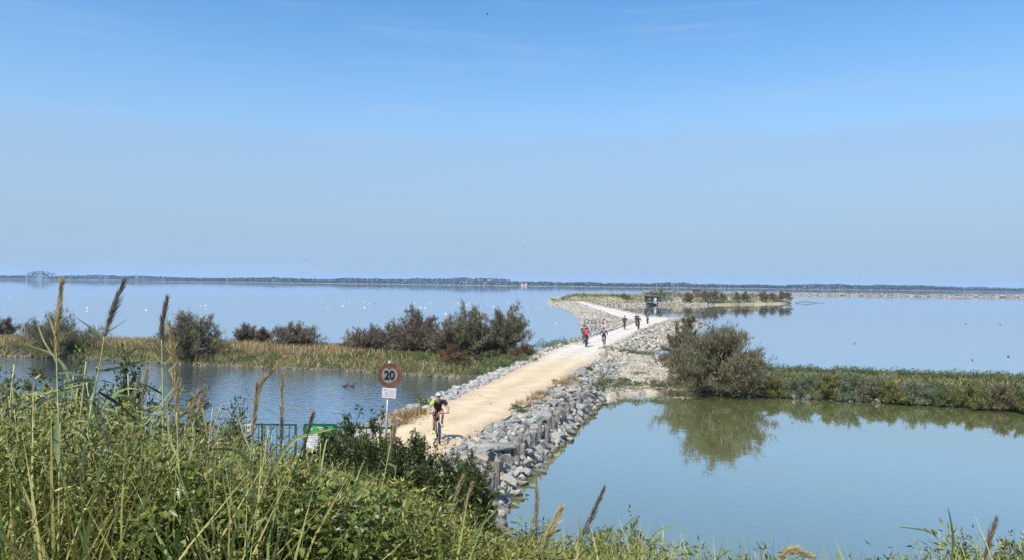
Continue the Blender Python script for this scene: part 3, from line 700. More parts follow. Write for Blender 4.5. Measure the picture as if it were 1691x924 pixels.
for k, (px, yt, w, off, lab) in enumerate([(862, 566, 66, 3.2, 'rusty red low bush between the thicket and the path'), (748, 570, 50, 2.6, 'reddish-brown low bush in front of the thicket'), (575, 566, 60, 5.5, 'reddish low scrub bush at the left foot of the thicket')]):
    Y_ = 53.5 + off if k == 0 else np.interp(G(px, 600, 0).x, lbx, lby) + off; tp = D(px, yt, Y_)
    shrub('saltbush', lab, 'bush', (tp.x, Y_, .75), w * Y_ / FPX, tp.z - .7, 4500, .2, .04, M_RUST, seedv=50 + k, nb=40, up=.9)

def sample_poly(poly, n, dmin, dmax, ymin=-1e9):
    P = np.array(poly); lo, hi = P.min(0), P.max(0); out = []; tot = 0
    while tot < n:
        q = rng.uniform(lo, hi, (n * 4, 2)); d = sdf(q[:, 0], q[:, 1], P); k = (d > dmin) & (d < dmax) & (q[:, 1] > ymin)
        out.append(np.concatenate([q[k], d[k][:, None]], 1)); tot += k.sum()
        if len(out) > 40: break
    return np.concatenate(out)[:n]
def put_blades(name, P, L, Wd, mat, lean=.35, bend=.5):
    n = len(P); A = np.stack([rng.normal(0, lean, n), rng.normal(0, lean, n), np.ones(n)], 1)
    V, F4, F3 = blades(P, A, L, Wd, bend); return tag(link(name, np_mesh(name, V, [F4, F3]), mat), kind='stuff')
M_DRY = foliage('dry grass', [(0, (0.260, 0.189, 0.088)), (.4, (0.389, 0.295, 0.142)), (.8, (0.496, 0.389, 0.201)), (1, (0.283, 0.248, 0.094))], trans=.25)
M_GRASS = foliage('bank grass', [(0, (0.073, 0.104, 0.026)), (.4, (0.132, 0.170, 0.044)), (.75, (0.206, 0.222, 0.066)), (1, (0.354, 0.295, 0.132))], trans=.25)

# left bank cover: straw-coloured on the crest, green along the water and towards the path
LBv = [p for p in LB_poly]
q = sample_poly(LBv, 66000, .05, 99); q = q[q[:, 0] > -56]
fy = np.interp(q[:, 0], lbx, lby); df = q[:, 1] - fy; mixv = smooth((df - 1.6 + .9 * wob(q[:, 0], q[:, 1], .55)) / 1.2) * smooth((-8 - q[:, 0] + 5 * wob(q[:, 0], q[:, 1], .4)) / 7)
isdry = rng.random(len(q)) < .08 + .88 * mixv
Pz = np.column_stack([q[:, 0], q[:, 1], lb_h(q[:, 2], q[:, 0], q[:, 1]) - .04])
put_blades('dry_grass', Pz[isdry], rng.uniform(.4, .85, isdry.sum()), .045, M_DRY)
put_blades('bank_grass', Pz[~isdry], rng.uniform(.25, .62, (~isdry).sum()), .045, M_GRASS, lean=.5)
def clumps(name, centers, rad, hgt, per, sl, sw, mat, up=.8):
    c = np.repeat(centers, per, 0); n = len(c); rr = np.repeat(rad, per); hh = np.repeat(hgt, per)
    a = rng.uniform(0, 6.28, n); r_ = np.sqrt(rng.random(n)); h = rng.random(n) ** .7 * (1 - .6 * r_ ** 2)
    P = c + np.stack([np.cos(a) * r_ * rr, np.sin(a) * r_ * rr, h * hh], 1)
    A = np.stack([np.cos(a) * r_ * .8, np.sin(a) * r_ * .8, np.full(n, up)], 1) + rng.normal(size=(n, 3)) * .4
    V, F = leaves(P, A, sl * rng.uniform(.6, 1.3, n), sw * rng.uniform(.7, 1.3, n), fold=.1); return tag(link(name, np_mesh(name, V, [F]), mat), kind='stuff')
q = sample_poly(LBv, 260, .4, 99); q = q[(q[:, 0] > -56) & (q[:, 0] < 4)]; fy = np.interp(q[:, 0], lbx, lby); q = q[((q[:, 1] - fy) < 2.6 + 1.2 * (q[:, 0] > -9) * 3)]
cz = np.column_stack([q[:, 0], q[:, 1], lb_h(q[:, 2], q[:, 0], q[:, 1]) - .05])
clumps('bank_scrub_undergrowth', cz, rng.uniform(.35, .9, len(cz)), rng.uniform(.25, .65, len(cz)), 130, .18, .05, M_GREEN)
# stones and mud lumps along the bank's foot
t_ = rng.uniform(0, 1, 900); xx = -58 + t_ * 60; P = np.column_stack([xx, np.interp(xx, lbx, lby) + rng.normal(.12, .16, 900), rng.uniform(-.06, .06, 900)])
M_MUD = stone('mud lumps', [(0, (.06, .055, .045)), (.6, (.12, .11, .09)), (1, (.26, .24, .20))]); stones('shore_rubble', P, rng.uniform(.05, .2, 900), M_MUD)

# right bank: a row of saltbushes along the water, ground cover behind
rbx, rby = np.array([p.x for p in RB_F]), np.array([p.y for p in RB_F])
RBUSH = [(1278, 622, 50, M_OLIVE, 'yellow-green low bush squeezed beside the big tamarisk'), (1328, 616, 66, M_GREY, 'grey-green saltbush by the pale stones at the pond edge'),
         (1366, 618, 52, M_OLIVE, 'dark olive saltbush between two grey-green ones'), (1402, 614, 62, M_GREY, 'tall grey-green saltbush overhanging a dark hollow at the water'),
         (1440, 628, 44, M_BRWN, 'brownish half-dry saltbush on the pond bank'), (1474, 632, 52, M_OLIVE, 'bright olive saltbush low on the pond bank'),
         (1512, 626, 60, M_GREY, 'rounded grey saltbush midway along the pond bank'), (1560, 632, 56, M_GREEN, 'green saltbush with reddish stems behind pale stones'),
         (1604, 628, 60, M_OLIVE, 'brown-green sprawling saltbush above bare roots'), (1646, 634, 54, M_BRWN, 'brown-tinged saltbush above a dark undercut bank'),
         (1688, 630, 64, M_GREEN, 'saltbush cut by the edge of the view on the pond bank'), (1740, 632, 60, M_GREY, None), (1232, 612, 60, M_GREEN, 'green bush peeping out behind the big tamarisk')]
for k, (px, yt, w, mt, lab) in enumerate(RBUSH):
    if lab is None: continue
    g = G(px, 660, 0); Y_ = np.interp(g.x, rbx, rby) + (.35 if k != 12 else 3.0); tp = D(px, yt, Y_); w_ = w * Y_ / FPX * 1.45
    shrub('saltbush', lab, 'bush', (tp.x, Y_, .12), w_, max(.55, (tp.z - .05) * rng.uniform(.72, .98)), 13000, .17, .035, mt, seedv=70 + k, nb=60, dome=.55, up=.55, skirt=.3, depth=w_ * .8)
q = sample_poly(RB_poly, 1250, .08, 99); q = q[(q[:, 0] < 46) & (q[:, 0] > 13.0)]
cz = np.column_stack([q[:, 0], q[:, 1], rb_h(q[:, 2], q[:, 0], q[:, 1]) - .05]); fy = np.interp(q[:, 0], rbx, rby); df = q[:, 1] - fy
k1 = df > 4.3; hh = rng.uniform(.35, .8, len(cz)); mix2 = rng.random(len(cz))
for nm, sel, mt in (('green_scrub_undergrowth', k1 & (mix2 < .72), M_GREEN), ('grey_scrub_undergrowth', (k1 & (mix2 >= .72)) | (~k1 & (mix2 < .5)), M_GREY), ('straw_scrub_undergrowth', ~k1 & (mix2 >= .5), M_GRASS)):
    clumps(nm, cz[sel], rng.uniform(.4, .9, sel.sum()), hh[sel] * (1 if nm[:5] == 'green' else .6), 150, .17, .045, mt)
q = sample_poly(RB_poly, 9000, .8, 99); fy = np.interp(q[:, 0], rbx, rby); q = q[(q[:, 0] < 46) & (q[:, 0] > 14) & (q[:, 1] - fy > 1.2) & (q[:, 1] - fy < 5.2) & (wob(q[:, 0], q[:, 1], 1.0) > -.15)]
put_blades('straw_grass', np.column_stack([q[:, 0], q[:, 1], rb_h(q[:, 2], q[:, 0], q[:, 1]) - .04]), rng.uniform(.3, .75, len(q)), .045, M_DRY, lean=.5)
P = []
for (px_, df_, r_) in [(1318, 2.6, .8), (1330, 2.4, .7), (1468, 3.0, .6), (1570, 3.0, .7), (1262, 1.5, .4)]:
    g = G(px_, 658, 0); P += [[g.x * 1.06 + rng.normal(0, r_), np.interp(g.x, rbx, rby) + df_ + rng.normal(0, r_ * .5), .72 + rng.uniform(0, .15)] for _ in range(130)]
stones('pale_rubble', np.array(P), rng.uniform(.05, .2, len(P)), M_FAR)
t_ = rng.uniform(0, 1, 420); xx = 14 + t_ * 18; P = np.column_stack([xx, np.interp(xx, rbx, rby) + rng.normal(.1, .2, 420), rng.uniform(-.04, .16, 420)])
stones('shore_rubble', P, rng.uniform(.06, .26, 420), M_MUD)
P = np.array([[G(x, 652, 0).x + rng.normal(0, .6), G(x, 652, 0).y + rng.normal(.1, .25), .05] for x in rng.choice([1262, 1275, 1290, 1345, 1360, 1540], 120)]); stones('shore_rubble', P, rng.uniform(.05, .2, 120), M_FAR)

# spit: loose stones and low green plants
q = sample_poly(SP_poly, 1500, .1, 99); P = np.column_stack([q[:, 0], q[:, 1], sp_h(q[:, 2], q[:, 0], q[:, 1])]); stones('spit_rubble', P, rng.uniform(.04, .2, len(P)) * (1 + (rng.random(len(P)) < .05)), M_FAR)
SPP = [(1042, 634), (1055, 636), (1070, 637), (1085, 634), (1098, 638), (1060, 620), (1077, 606), (1092, 603), (1030, 628), (1010, 640)]
cz = []
for (x, y) in SPP:
    g = G(x, y, .45); cz += [[g.x + rng.normal(0, .35), g.y + rng.normal(0, .3), .4] for _ in range(3)]
clumps('spit_weeds', np.array(cz), rng.uniform(.2, .5, len(cz)), rng.uniform(.15, .4, len(cz)), 120, .14, .04, M_GREEN)
# weeds along the causeway
cz = []; rr = []; hh = []
for (x, y, z, n, r_, h_) in [(822, 606, 1.1, 4, .5, .55), (845, 602, 1.1, 5, .6, .6), (866, 596, 1.1, 5, .6, .6), (800, 618, .8, 4, .5, .4), (875, 588, 1.1, 3, .5, .5), (910, 575, 1.0, 4, .7, .8), (925, 572, 1.0, 5, .7, .9), (938, 568, 1.0, 3, .6, .6),
                             (690, 672, 1.1, 2, .25, .6), (690, 682, 1.1, 1, .25, .4), (848, 684, 1.0, 2, .22, .35), (857, 679, 1.0, 2, .2, .3), (920, 634, 1.0, 2, .2, .25), (1035, 583, 1.0, 6, .8, .35), (1055, 584, .9, 6, .9, .35), (1018, 580, 1.0, 4, .7, .3), (970, 612, 1.0, 2, .3, .3), (1000, 630, .5, 3, .4, .5), (985, 640, .5, 2, .3, .4)]:
    g = G(x, y, z)
    for _ in range(n): cz.append([g.x + rng.normal(0, r_), g.y + rng.normal(0, r_), z - .05]); rr.append(r_ * .9); hh.append(h_ * rng.uniform(.7, 1.2))
clumps('path_weeds', np.array(cz), np.array(rr), np.array(hh), 170, .16, .04, M_GREEN, up=1.0)
P = []
for (x, y, n, r_) in [(665, 690, 500, .38), (683, 684, 300, .25), (655, 700, 260, .3), (882, 660, 130, .25), (895, 652, 150, .25), (930, 634, 220, .3), (942, 628, 150, .25), (868, 668, 90, .2), (1000, 575, 90, .3)]:
    g = G(x, y, ZP); P += [[g.x + rng.normal(0, r_), g.y + rng.normal(0, r_), ZP - .05] for _ in range(n)]
P = np.array(P); M_ORANGE = foliage('rusty dry grass', [(0, (.30, .17, .07)), (.5, (.38, .24, .10)), (1, (.30, .24, .10))], trans=.2); put_blades('path_edge_grass', P, rng.uniform(.2, .55, len(P)), .03, M_ORANGE, lean=.6)

# ------------------------------------------------------------------ far things: woods on the shore, breakwater, island cover
M_WOODS = foliage('distant woods', [(0, (.02, .03, .012)), (.6, (.035, .05, .02)), (1, (.05, .06, .03))], trans=.1)
def shore_y(x):
    return np.interp(x, [p.x for p in SH], [p.y for p in SH])
n = 38000; x = rng.uniform(-2900, 1600, n); hmax = 9 + 6 * wob(x, x * 0 + 3, .004) + 3.5 * wob(x, x * 0 + 9, .02)
gap = (wob(x, x * 0 + 1.3, .0031) > -.55) & ~((x > 1330) & (rng.random(n) < .5)); hmax = np.where(gap, np.maximum(hmax, 3.5), 2.5)
px_c = (x / shore_y(x)) * FPX + CX; big = (px_c > 20) & (px_c < 58); hmax = np.where(big, 17 * (1 - ((px_c - 39) / 26) ** 2) + 4, hmax)
hmax *= 1.45; z = hmax * rng.random(n) * .9
ex = rng.uniform(-1900, -1450, 2600) * 0 + (rng.uniform(20, 58, 2600) - CX) / FPX * 3050; x[:2600] = ex; px_c = (x / shore_y(x)) * FPX + CX; hq = np.maximum(17 * 1.45 * (1 - ((px_c - 39) / 22) ** 2), 5); z[:2600] = (hq * rng.random(n) ** .8)[:2600]
P = np.column_stack([x, shore_y(x) + 60 + rng.uniform(0, 60, n), z]); A = rng.normal(size=(n, 3)) * .6 + [0, 0, .8]
V, F = leaves(P, A, rng.uniform(2.5, 5, n), rng.uniform(2.5, 4.5, n), fold=.1)
n2 = 1800; x2 = rng.uniform(1670, 3200, n2); P2 = np.column_stack([x2, 2960 + rng.uniform(0, 60, n2), rng.random(n2) * (6 + 3 * wob(x2, x2 * 0, .01))]); V2, F2 = leaves(P2, rng.normal(size=(n2, 3)) * .6 + [0, 0, .8], 5, 5, fold=.1)
tag(link('distant_woods', np_mesh('distant_woods', np.concatenate([V, V2]), [np.concatenate([F, F2 + len(V)])]), M_WOODS), kind='stuff')

bw0, bw1 = G(1062, 483.2, 0), G(1760, 491.3, 0); P = []; n = 3600
f = rng.random(n); w = rng.normal(0, 2.6, n); hump = 1.7 + .7 * wob(f * 260, f * 0 + 2, .12)
xx = bw0.x + (bw1.x - bw0.x) * f; yb = bw0.y + (bw1.y - bw0.y) * f
BWY = lambda px: None
P = np.column_stack([xx, yb + 6 + w, np.maximum(-.1, hump * (1 - (w / 6.5) ** 2) - .3)])
stones('breakwater_rubble', P, rng.uniform(.5, 1.25, n), M_MIX)
n = 900; f = np.clip(rng.normal(.72, .16, n), .3, 1); w = rng.normal(0, 1.5, n); P = np.column_stack([bw0.x + (bw1.x - bw0.x) * f, bw0.y + (bw1.y - bw0.y) * f + 5 + w, np.full(n, 1.3)])
put_blades('breakwater_weeds', P, rng.uniform(.6, 1.5, n), .5, M_TAMB, lean=.5)
# ------------------------------------------------------------------ foreground: undergrowth on the dike
SKX = [-100, 0, 50, 100, 150, 200, 250, 300, 350, 400, 450, 500, 550, 600, 650, 700, 750, 800, 840, 900, 1000, 1060, 1150, 1250, 1350, 1450, 1550, 1620, 1691, 1800]
SKY_ = [630, 640, 650, 655, 664, 672, 694, 696, 708, 728, 745, 754, 776, 796, 808, 826, 856, 882, 880, 880, 878, 882, 902, 912, 918, 922, 912, 893, 890, 885]
M_UND = foliage('mixed undergrowth', [(0, (0.049, 0.056, 0.008)), (.3, (0.124, 0.135, 0.020)), (.6, (0.205, 0.211, 0.037)), (.82, (0.313, 0.292, 0.067)), (1, (0.454, 0.389, 0.114))], trans=.16, big=[(0, (0.038, 0.054, 0.008)), (.3, (0.086, 0.113, 0.017)), (.65, (0.157, 0.178, 0.030)), (1, (0.259, 0.248, 0.057))], bigscale=1.5)
M_BRAM = foliage('bramble leaves', [(0, (0.056, 0.084, 0.014)), (.5, (0.118, 0.157, 0.027)), (.85, (0.190, 0.218, 0.045)), (1, (0.291, 0.286, 0.072))], trans=.2, rough=.38)
M_RBRN = foliage('reddish stems and seed heads', [(0, (.09, .045, .025)), (.5, (.15, .09, .045)), (1, (.14, .14, .045))], trans=.2)
M_STRAW = foliage('straw stalks', [(0, (0.284, 0.284, 0.080)), (.4, (0.420, 0.389, 0.126)), (.8, (0.525, 0.462, 0.185)), (1, (0.252, 0.294, 0.076))], trans=.2)
M_LGREEN = foliage('fresh grass', [(0, (0.110, 0.187, 0.039)), (.5, (0.187, 0.275, 0.066)), (1, (0.286, 0.330, 0.099))], trans=.165)
M_DSHRUB = foliage('dark shrub leaves', [(0, (0.032, 0.048, 0.013)), (.5, (0.063, 0.089, 0.023)), (.85, (0.108, 0.133, 0.038)), (1, (0.177, 0.190, 0.054))], trans=.2, rough=.45)

def veg_pts(n, x0, x1, y0, y1):
    px = rng.uniform(x0, x1, n); Y = np.exp(rng.uniform(math.log(y0), math.log(y1), n))
    hor = 467 + .0115 * (px - CX); X = (px - CX) / FPX * Y; top = np.interp(px, SKX, SKY_)
    g = dike_z(X, Y); zt = CAM.z - (top - hor) / FPX * Y; return px, X, Y, g, zt - g

def under(name, n, per, x0, x1, y0, y1, hmax, ll, lw, mat, rad=.22, up=.5, hmin=.12, keep=None, full=False):
    px, X, Y, g, H = veg_pts(n, x0, x1, y0, y1); cl_ = wob(X, Y, 2.6) + .5 * wob(X, Y, 7.0); H = np.minimum(H * rng.uniform(.66, 1.06, n), hmax * rng.uniform(.7, 1.0, n)) * (1 - .22 * (cl_ < -.1)); k = (H > hmin) & (cl_ > -.34)
    if keep is not None: k &= keep(px, X, Y)
    X, Y, g, H = X[k], Y[k], g[k], H[k]; m = len(X); N = m * per
    i = np.repeat(np.arange(m), per); f = rng.random(N) ** .65
    lean = rng.normal(0, .18, (m, 2)); a = rng.uniform(0, 6.28, N); r = rad * np.sqrt(rng.random(N)) * (1.1 - .75 * f)
    P = np.stack([X[i] + lean[i, 0] * H[i] * f + np.cos(a) * r, Y[i] + lean[i, 1] * H[i] * f + np.sin(a) * r, g[i] + H[i] * f], 1)
    A = np.stack([np.cos(a), np.sin(a), rng.normal(up, .5, N)], 1) + rng.normal(size=(N, 3)) * .35
    s = rng.uniform(.55, 1.25, N) * (1 + .03 * Y[i])
    if full:
        s *= rng.uniform(.5, 1.15, N); V, Q, T = leaves_full(P, A, ll * s, lw * s); return tag(link(name, np_mesh(name, V, [Q, T]), mat), kind='stuff')
    V, F = leaves(P, A, ll * s, lw * s, fold=.2); return tag(link(name, np_mesh(name, V, [F]), mat), kind='stuff')

under('mixed_undergrowth', 3800, 80, -80, 860, 3.6, 17, 1.9, .036, .011, M_UND)
under('mixed_undergrowth', 900, 70, 820, 1760, 4.0, 12.5, 1.3, .045, .012, M_UND)
under('bramble_undergrowth', 1150, 56, 235, 660, 3.6, 8.5, .95, .052, .034, M_BRAM, rad=.28, up=.2, full=True)
under('reddish_undergrowth', 330, 60, -40, 420, 5, 12, 1.9, .05, .012, M_RBRN, rad=.12, up=1.2)
under('reddish_undergrowth', 120, 50, 860, 1300, 5, 11, 1.3, .045, .012, M_RBRN, rad=.1, up=1.2)
under('olive_undergrowth', 700, 80, 560, 860, 8, 17, 1.7, .042, .016, M_UND)

def grass(name, n, per, x0, x1, y0, y1, L, Wd, mat, over=.0, lean=.3, bend=.5):
    px, X, Y, g, H = veg_pts(n, x0, x1, y0, y1); i = np.repeat(np.arange(n), per); N = len(i)
    top = np.clip(H[i] + over * rng.random(N), .15, 2.0); l_ = np.minimum(L * rng.uniform(.5, 1.15, N), top); base = np.maximum(top - l_, 0) * rng.random(N)
    P = np.stack([X[i] + rng.normal(0, .1, N), Y[i] + rng.normal(0, .1, N), g[i] + base], 1); k = H[i] > .08
    A = np.stack([rng.normal(0, lean, N), rng.normal(0, lean, N), np.ones(N)], 1)
    V, F4, F3 = blades(P[k], A[k], l_[k], Wd * rng.uniform(.6, 1.3, k.sum()), bend); return tag(link(name, np_mesh(name, V, [F4, F3]), mat), kind='stuff')
grass('straw_grass', 620, 16, -80, 560, 3.9, 11, 1.0, .010, M_STRAW, over=.03, lean=.45)
grass('fresh_grass', 240, 12, -80, 620, 3.9, 9, .9, .013, M_LGREEN, over=.02, lean=.35)
grass('straw_grass', 260, 12, 560, 1100, 4.2, 13, .9, .010, M_STRAW, over=.05, lean=.4)
grass('fresh_grass', 200, 10, 860, 1720, 4.2, 11, .9, .009, M_LGREEN, over=.22, lean=.25)
grass('straw_grass', 90, 8, 1050, 1720, 4.2, 10, .8, .007, M_STRAW, over=.25, lean=.3)

grass('straw_grass', 190, 3, -60, 560, 3.3, 4.8, 1.3, .0125, M_STRAW, over=.1, lean=.42, bend=.25)
grass('fresh_grass', 80, 3, -60, 760, 3.3, 5.0, 1.3, .014, M_LGREEN, over=.1, lean=.36, bend=.35)
grass('straw_grass', 26, 3, 620, 1150, 3.6, 5.4, 1.1, .011, M_STRAW, over=.12, lean=.42, bend=.25)

# shrubs one can tell apart along the upper edge of the undergrowth:  px, top, width px, distance
FS = [(24, 612, 84, 8.2, 'leafy dark green shrub cut by the left edge of the view', M_UND, 5200),
      (122, 594, 86, 8.6, 'sprig-topped shrub standing before the dark dome-shaped tamarisk', M_UND, 5200),
      (205, 603, 70, 8.0, 'airy dark-leaved shrub behind the feathery purple reed plume', M_DSHRUB, 4200),
      (60, 640, 96, 7.2, 'dense yellow-green shrub left of the tallest golden reed', M_UND, 6500),
      (332, 668, 80, 9.0, 'reddish-brown seeding shrub left of the green railing', M_RBRN, 5200),
      (396, 672, 54, 10.5, 'dark sprig shrub beside the white plate on the railing', M_DSHRUB, 3600),
      (572, 688, 120, 16.5, 'dark green shrub in front of the green and white notice board', M_DSHRUB, 15000),
      (622, 702, 92, 15.5, 'dark shrub around the foot of the speed limit sign', M_DSHRUB, 11000),
      (690, 726, 104, 16.2, 'dark round shrub covering the near end of the gravel path', M_DSHRUB, 14000),
      (748, 752, 96, 15.8, 'dark shrub hanging over the first boulders of the stone edging', M_DSHRUB, 12000),
      (776, 774, 64, 15.2, 'dark shrub reaching down to the wooden piles', M_DSHRUB, 8000),
      (655, 742, 100, 14.8, 'dark shrub filling the gap below the speed limit sign', M_DSHRUB, 12000),
      (540, 712, 80, 15.6, 'dark shrub at the foot of the notice board', M_DSHRUB, 9000),
      (1000, 872, 110, 8.0, 'olive shrub at the lower edge in front of the calm pond', M_UND, 5000),
      (1045, 874, 60, 8.6, 'small olive shrub beside another in front of the calm pond', M_UND, 3000),
      (1590, 884, 80, 7.4, 'dark-leaved small shrub behind the pale grass blade', M_DSHRUB, 2600),
      (1660, 884, 70, 7.0, 'thin sprig shrub beside the brown plume in the lower corner', M_UND, 2000)]
for k, (px, yt, w, Y_, lab, mt, n) in enumerate(FS):
    tp = D(px, yt, Y_); g = float(dike_z(tp.x, Y_)); h = tp.z - g
    sc = .055 * (1 + .02 * Y_); far = Y_ > 14
    shrub('leafy_shrub', lab, 'shrub', (tp.x, Y_, g - .05), w * Y_ / FPX * (1.5 if far else 1.2), h * 1.03, int(n * (3.2 if far else 2.2)), sc * (1.0 if far else .8), sc * (.42 if far else .3), mt, seedv=120 + k, nb=110 if far else 60, dome=.38, up=.5, skirt=.5, depth=max(.9, w * Y_ / FPX * 1.1))

# ------------------------------------------------------------------ reeds
M_REED = plain('reed stem', (.40, .41, .16), .5, var=.25, scale=30)
M_CANE = plain('dry cane', (.44, .36, .18), .6, var=.2, scale=30)
M_RLEAF = plain('reed leaf', (.20, .25, .10), .45, var=.22, scale=14)
M_RLEAFD = plain('shaded reed leaf', (.05, .08, .032), .5, var=.3, scale=14)  # darkness of shaded leaf undersides put into the base colour
M_RLEAFL = plain('young reed leaf', (.29, .33, .12), .45, var=.2, scale=14)
M_GOLD = foliage('golden plume', [(0, (0.338, 0.247, 0.098)), (.5, (0.494, 0.384, 0.169)), (1, (0.624, 0.507, 0.260))], trans=.3)
M_TAN = foliage('tan plume', [(0, (0.270, 0.203, 0.115)), (.5, (0.419, 0.317, 0.182)), (1, (0.540, 0.432, 0.270))], trans=.3)
M_PURP = foliage('purple brown plume', [(0, (0.106, 0.075, 0.056)), (.5, (0.188, 0.138, 0.100)), (1, (0.300, 0.237, 0.150))], trans=.3)
for m_ in (M_RLEAF, M_RLEAFD, M_RLEAFL):                    # leaves let some light through
    n_, l_ = m_.node_tree.nodes, m_.node_tree.links; p_ = n_['Principled BSDF']; src = p_.inputs['Base Color'].links[0].from_socket
    t_ = n_.new('ShaderNodeBsdfTranslucent'); l_.new(src, t_.inputs[0]); x_ = n_.new('ShaderNodeMixShader'); x_.inputs[0].default_value = .3
    l_.new(p_.outputs[0], x_.inputs[1]); l_.new(t_.outputs[0], x_.inputs[2]); l_.new(x_.outputs[0], n_['Material Output'].inputs['Surface'])

def curve3(px_pts, Y, dY=0.0, k=5):
    n = len(px_pts); P = [D(x, y, Y + dY * i / max(1, n - 1)) for i, (x, y) in enumerate(px_pts)]
    return catmull([tuple(p) for p in P], k)

def ribbon(P, width, base=.35, twist=0.0, fold=.22):
    """a long leaf: wide in its lower half, drawn out to a point, folded along its midrib"""
    P = np.asarray(P, float); n = len(P); T = unit(np.gradient(P, axis=0)); ref = np.array([.25, -1.0, .35]) + rng.normal(0, .25, 3)
    V = []
    for i in range(n):
        u = i / (n - 1); w = width * (base + (1 - base) * math.sin(math.pi * min(1, u * 1.7 + .05) * .5)) * (1 - u ** 2.2) ** .9 + .0006
        B = np.cross(T[i], ref); B /= np.linalg.norm(B) + 1e-9; N = np.cross(B, T[i])
        a = twist * u; Bq = B * math.cos(a) + N * math.sin(a); Nq = np.cross(Bq, T[i])
        V += [P[i] - Bq * w * .5 + Nq * w * fold, P[i], P[i] + Bq * w * .5 + Nq * w * fold]
    F = []
    for i in range(n - 1):
        a = i * 3; F += [(a, a + 1, a + 4, a + 3), (a + 1, a + 2, a + 5, a + 4)]
    me = bpy.data.meshes.new('leaf'); me.from_pydata([tuple(v) for v in V], [], F); me.update(); return me

def plume_mesh(P, thick, n, feather=0.0, side=(1, 0, -.3), fl=.07, fw=.0032):
    P = np.asarray(P, float); m = len(P); seg = rng.random(n) ** .85; i = np.clip((seg * (m - 1)).astype(int), 0, m - 2); f = (seg * (m - 1) - i)[:, None]
    B = P[i] * (1 - f) + P[i + 1] * f; T = unit(np.gradient(P, axis=0))[i]
    prof = np.sin(np.pi * np.clip(seg * .85 + .12, 0, 1))[:, None]
    A = unit(T * 1.0 + rng.normal(size=(n, 3)) * .16 + np.array(side) * feather * rng.random((n, 1)))
    B = B + rng.normal(size=(n, 3)) * thick * .32 * prof
    V, F = leaves(B, A, fl * rng.uniform(.5, 1.2, n) * (1 + feather * 1.0) * (.55 + .45 * prof[:, 0]), fw * rng.uniform(.7, 1.5, n), fold=.2)
    return np_mesh('plume', V, [F])

def reed(label, Y, stem=None, plume=None, pm=None, thick=.012, feather=0., np_=420, leafs=(), r0=.006, mat=None, group=None, fl=.07, dY=0.0):
    mat = mat or M_REED
    path = stem or plume; b = D(*path[0], Y); g = float(dike_z(b.x, Y)); base = Vector((b.x, Y, g - .05))
    e = empty('reed', base, 0, label, 'reed', group); off = np.array(base)
    if stem:
        P = curve3(stem, Y, dY); low = P[0]
        if low[2] > g: P = np.concatenate([[[low[0] - (P[1][0] - low[0]) * .6, low[1] + .02, g - .05]], P])
        m = MB(); n = len(P); m.tube([tuple(p - off) for p in P], list(np.linspace(r0, r0 * .45, n)), 7); m.build('stem', mat, e, True)
        for q in range(2, n - 1, 4):                       # nodes
            pass
    if plume:
        P = curve3(plume, Y + dY, .05, 6); me = plume_mesh(P - off, thick, np_, feather, fl=fl); link('plume', me, pm or M_GOLD, e)
        if not stem:
            m = MB(); q = [(P[0][0] - (P[1][0] - P[0][0]) * 1.5, P[0][1], g - .05)] + [tuple(p) for p in P]
            m.tube([tuple(np.array(p) - off) for p in q], list(np.linspace(r0, r0 * .3, len(q))), 6); m.build('stem', mat, e, True)
    for lf in leafs:
        pts, w, mt = lf[0], lf[1], lf[2]; P = curve3(pts, Y + rng.normal(0, .03), rng.uniform(-.25, .2), 5)
        link('leaf', ribbon(P - off, w, twist=rng.uniform(-.7, .7)), mt, e, True)
    return e
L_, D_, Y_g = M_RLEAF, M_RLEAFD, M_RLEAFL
reed('tallest golden reed plume, narrow, with a broad leaf hanging below', 3.6, [(97, 930), (98, 800), (97, 700), (95, 640), (93, 580)], [(92, 600), (94, 540), (101, 468)], M_GOLD, .016, .12,
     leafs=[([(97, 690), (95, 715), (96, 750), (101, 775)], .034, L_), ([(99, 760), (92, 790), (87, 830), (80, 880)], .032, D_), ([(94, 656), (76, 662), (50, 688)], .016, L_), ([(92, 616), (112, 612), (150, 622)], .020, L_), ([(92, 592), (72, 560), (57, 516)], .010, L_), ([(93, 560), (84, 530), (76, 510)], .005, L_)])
reed('feathery purple-brown reed plume leaning right, with long dark leaves', 3.9, [(98, 930), (118, 835), (140, 735), (155, 650), (165, 600), (172, 555)], [(171, 560), (182, 518), (201, 468)], M_PURP, .013, .45, np_=300, fl=.06,
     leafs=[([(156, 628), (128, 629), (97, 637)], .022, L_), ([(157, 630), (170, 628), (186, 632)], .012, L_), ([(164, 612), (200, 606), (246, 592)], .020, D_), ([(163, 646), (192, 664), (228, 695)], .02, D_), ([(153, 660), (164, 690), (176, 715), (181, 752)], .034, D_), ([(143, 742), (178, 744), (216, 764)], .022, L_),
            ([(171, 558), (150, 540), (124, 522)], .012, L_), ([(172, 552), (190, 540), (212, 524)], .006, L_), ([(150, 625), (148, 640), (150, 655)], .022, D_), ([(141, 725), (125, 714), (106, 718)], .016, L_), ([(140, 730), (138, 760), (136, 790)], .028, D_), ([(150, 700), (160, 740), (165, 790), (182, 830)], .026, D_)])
reed('slim dark reed plume before the second tamarisk of the bank', 4.3, [(270, 760), (269, 660), (268, 600), (267, 560)], [(267, 570), (268, 535), (275, 495)], M_PURP, .014, .1, leafs=[([(268, 612), (276, 596), (286, 584)], .008, L_), ([(268, 600), (255, 585), (238, 566)], .010, L_), ([(268, 650), (250, 640), (222, 628)], .016, D_)])
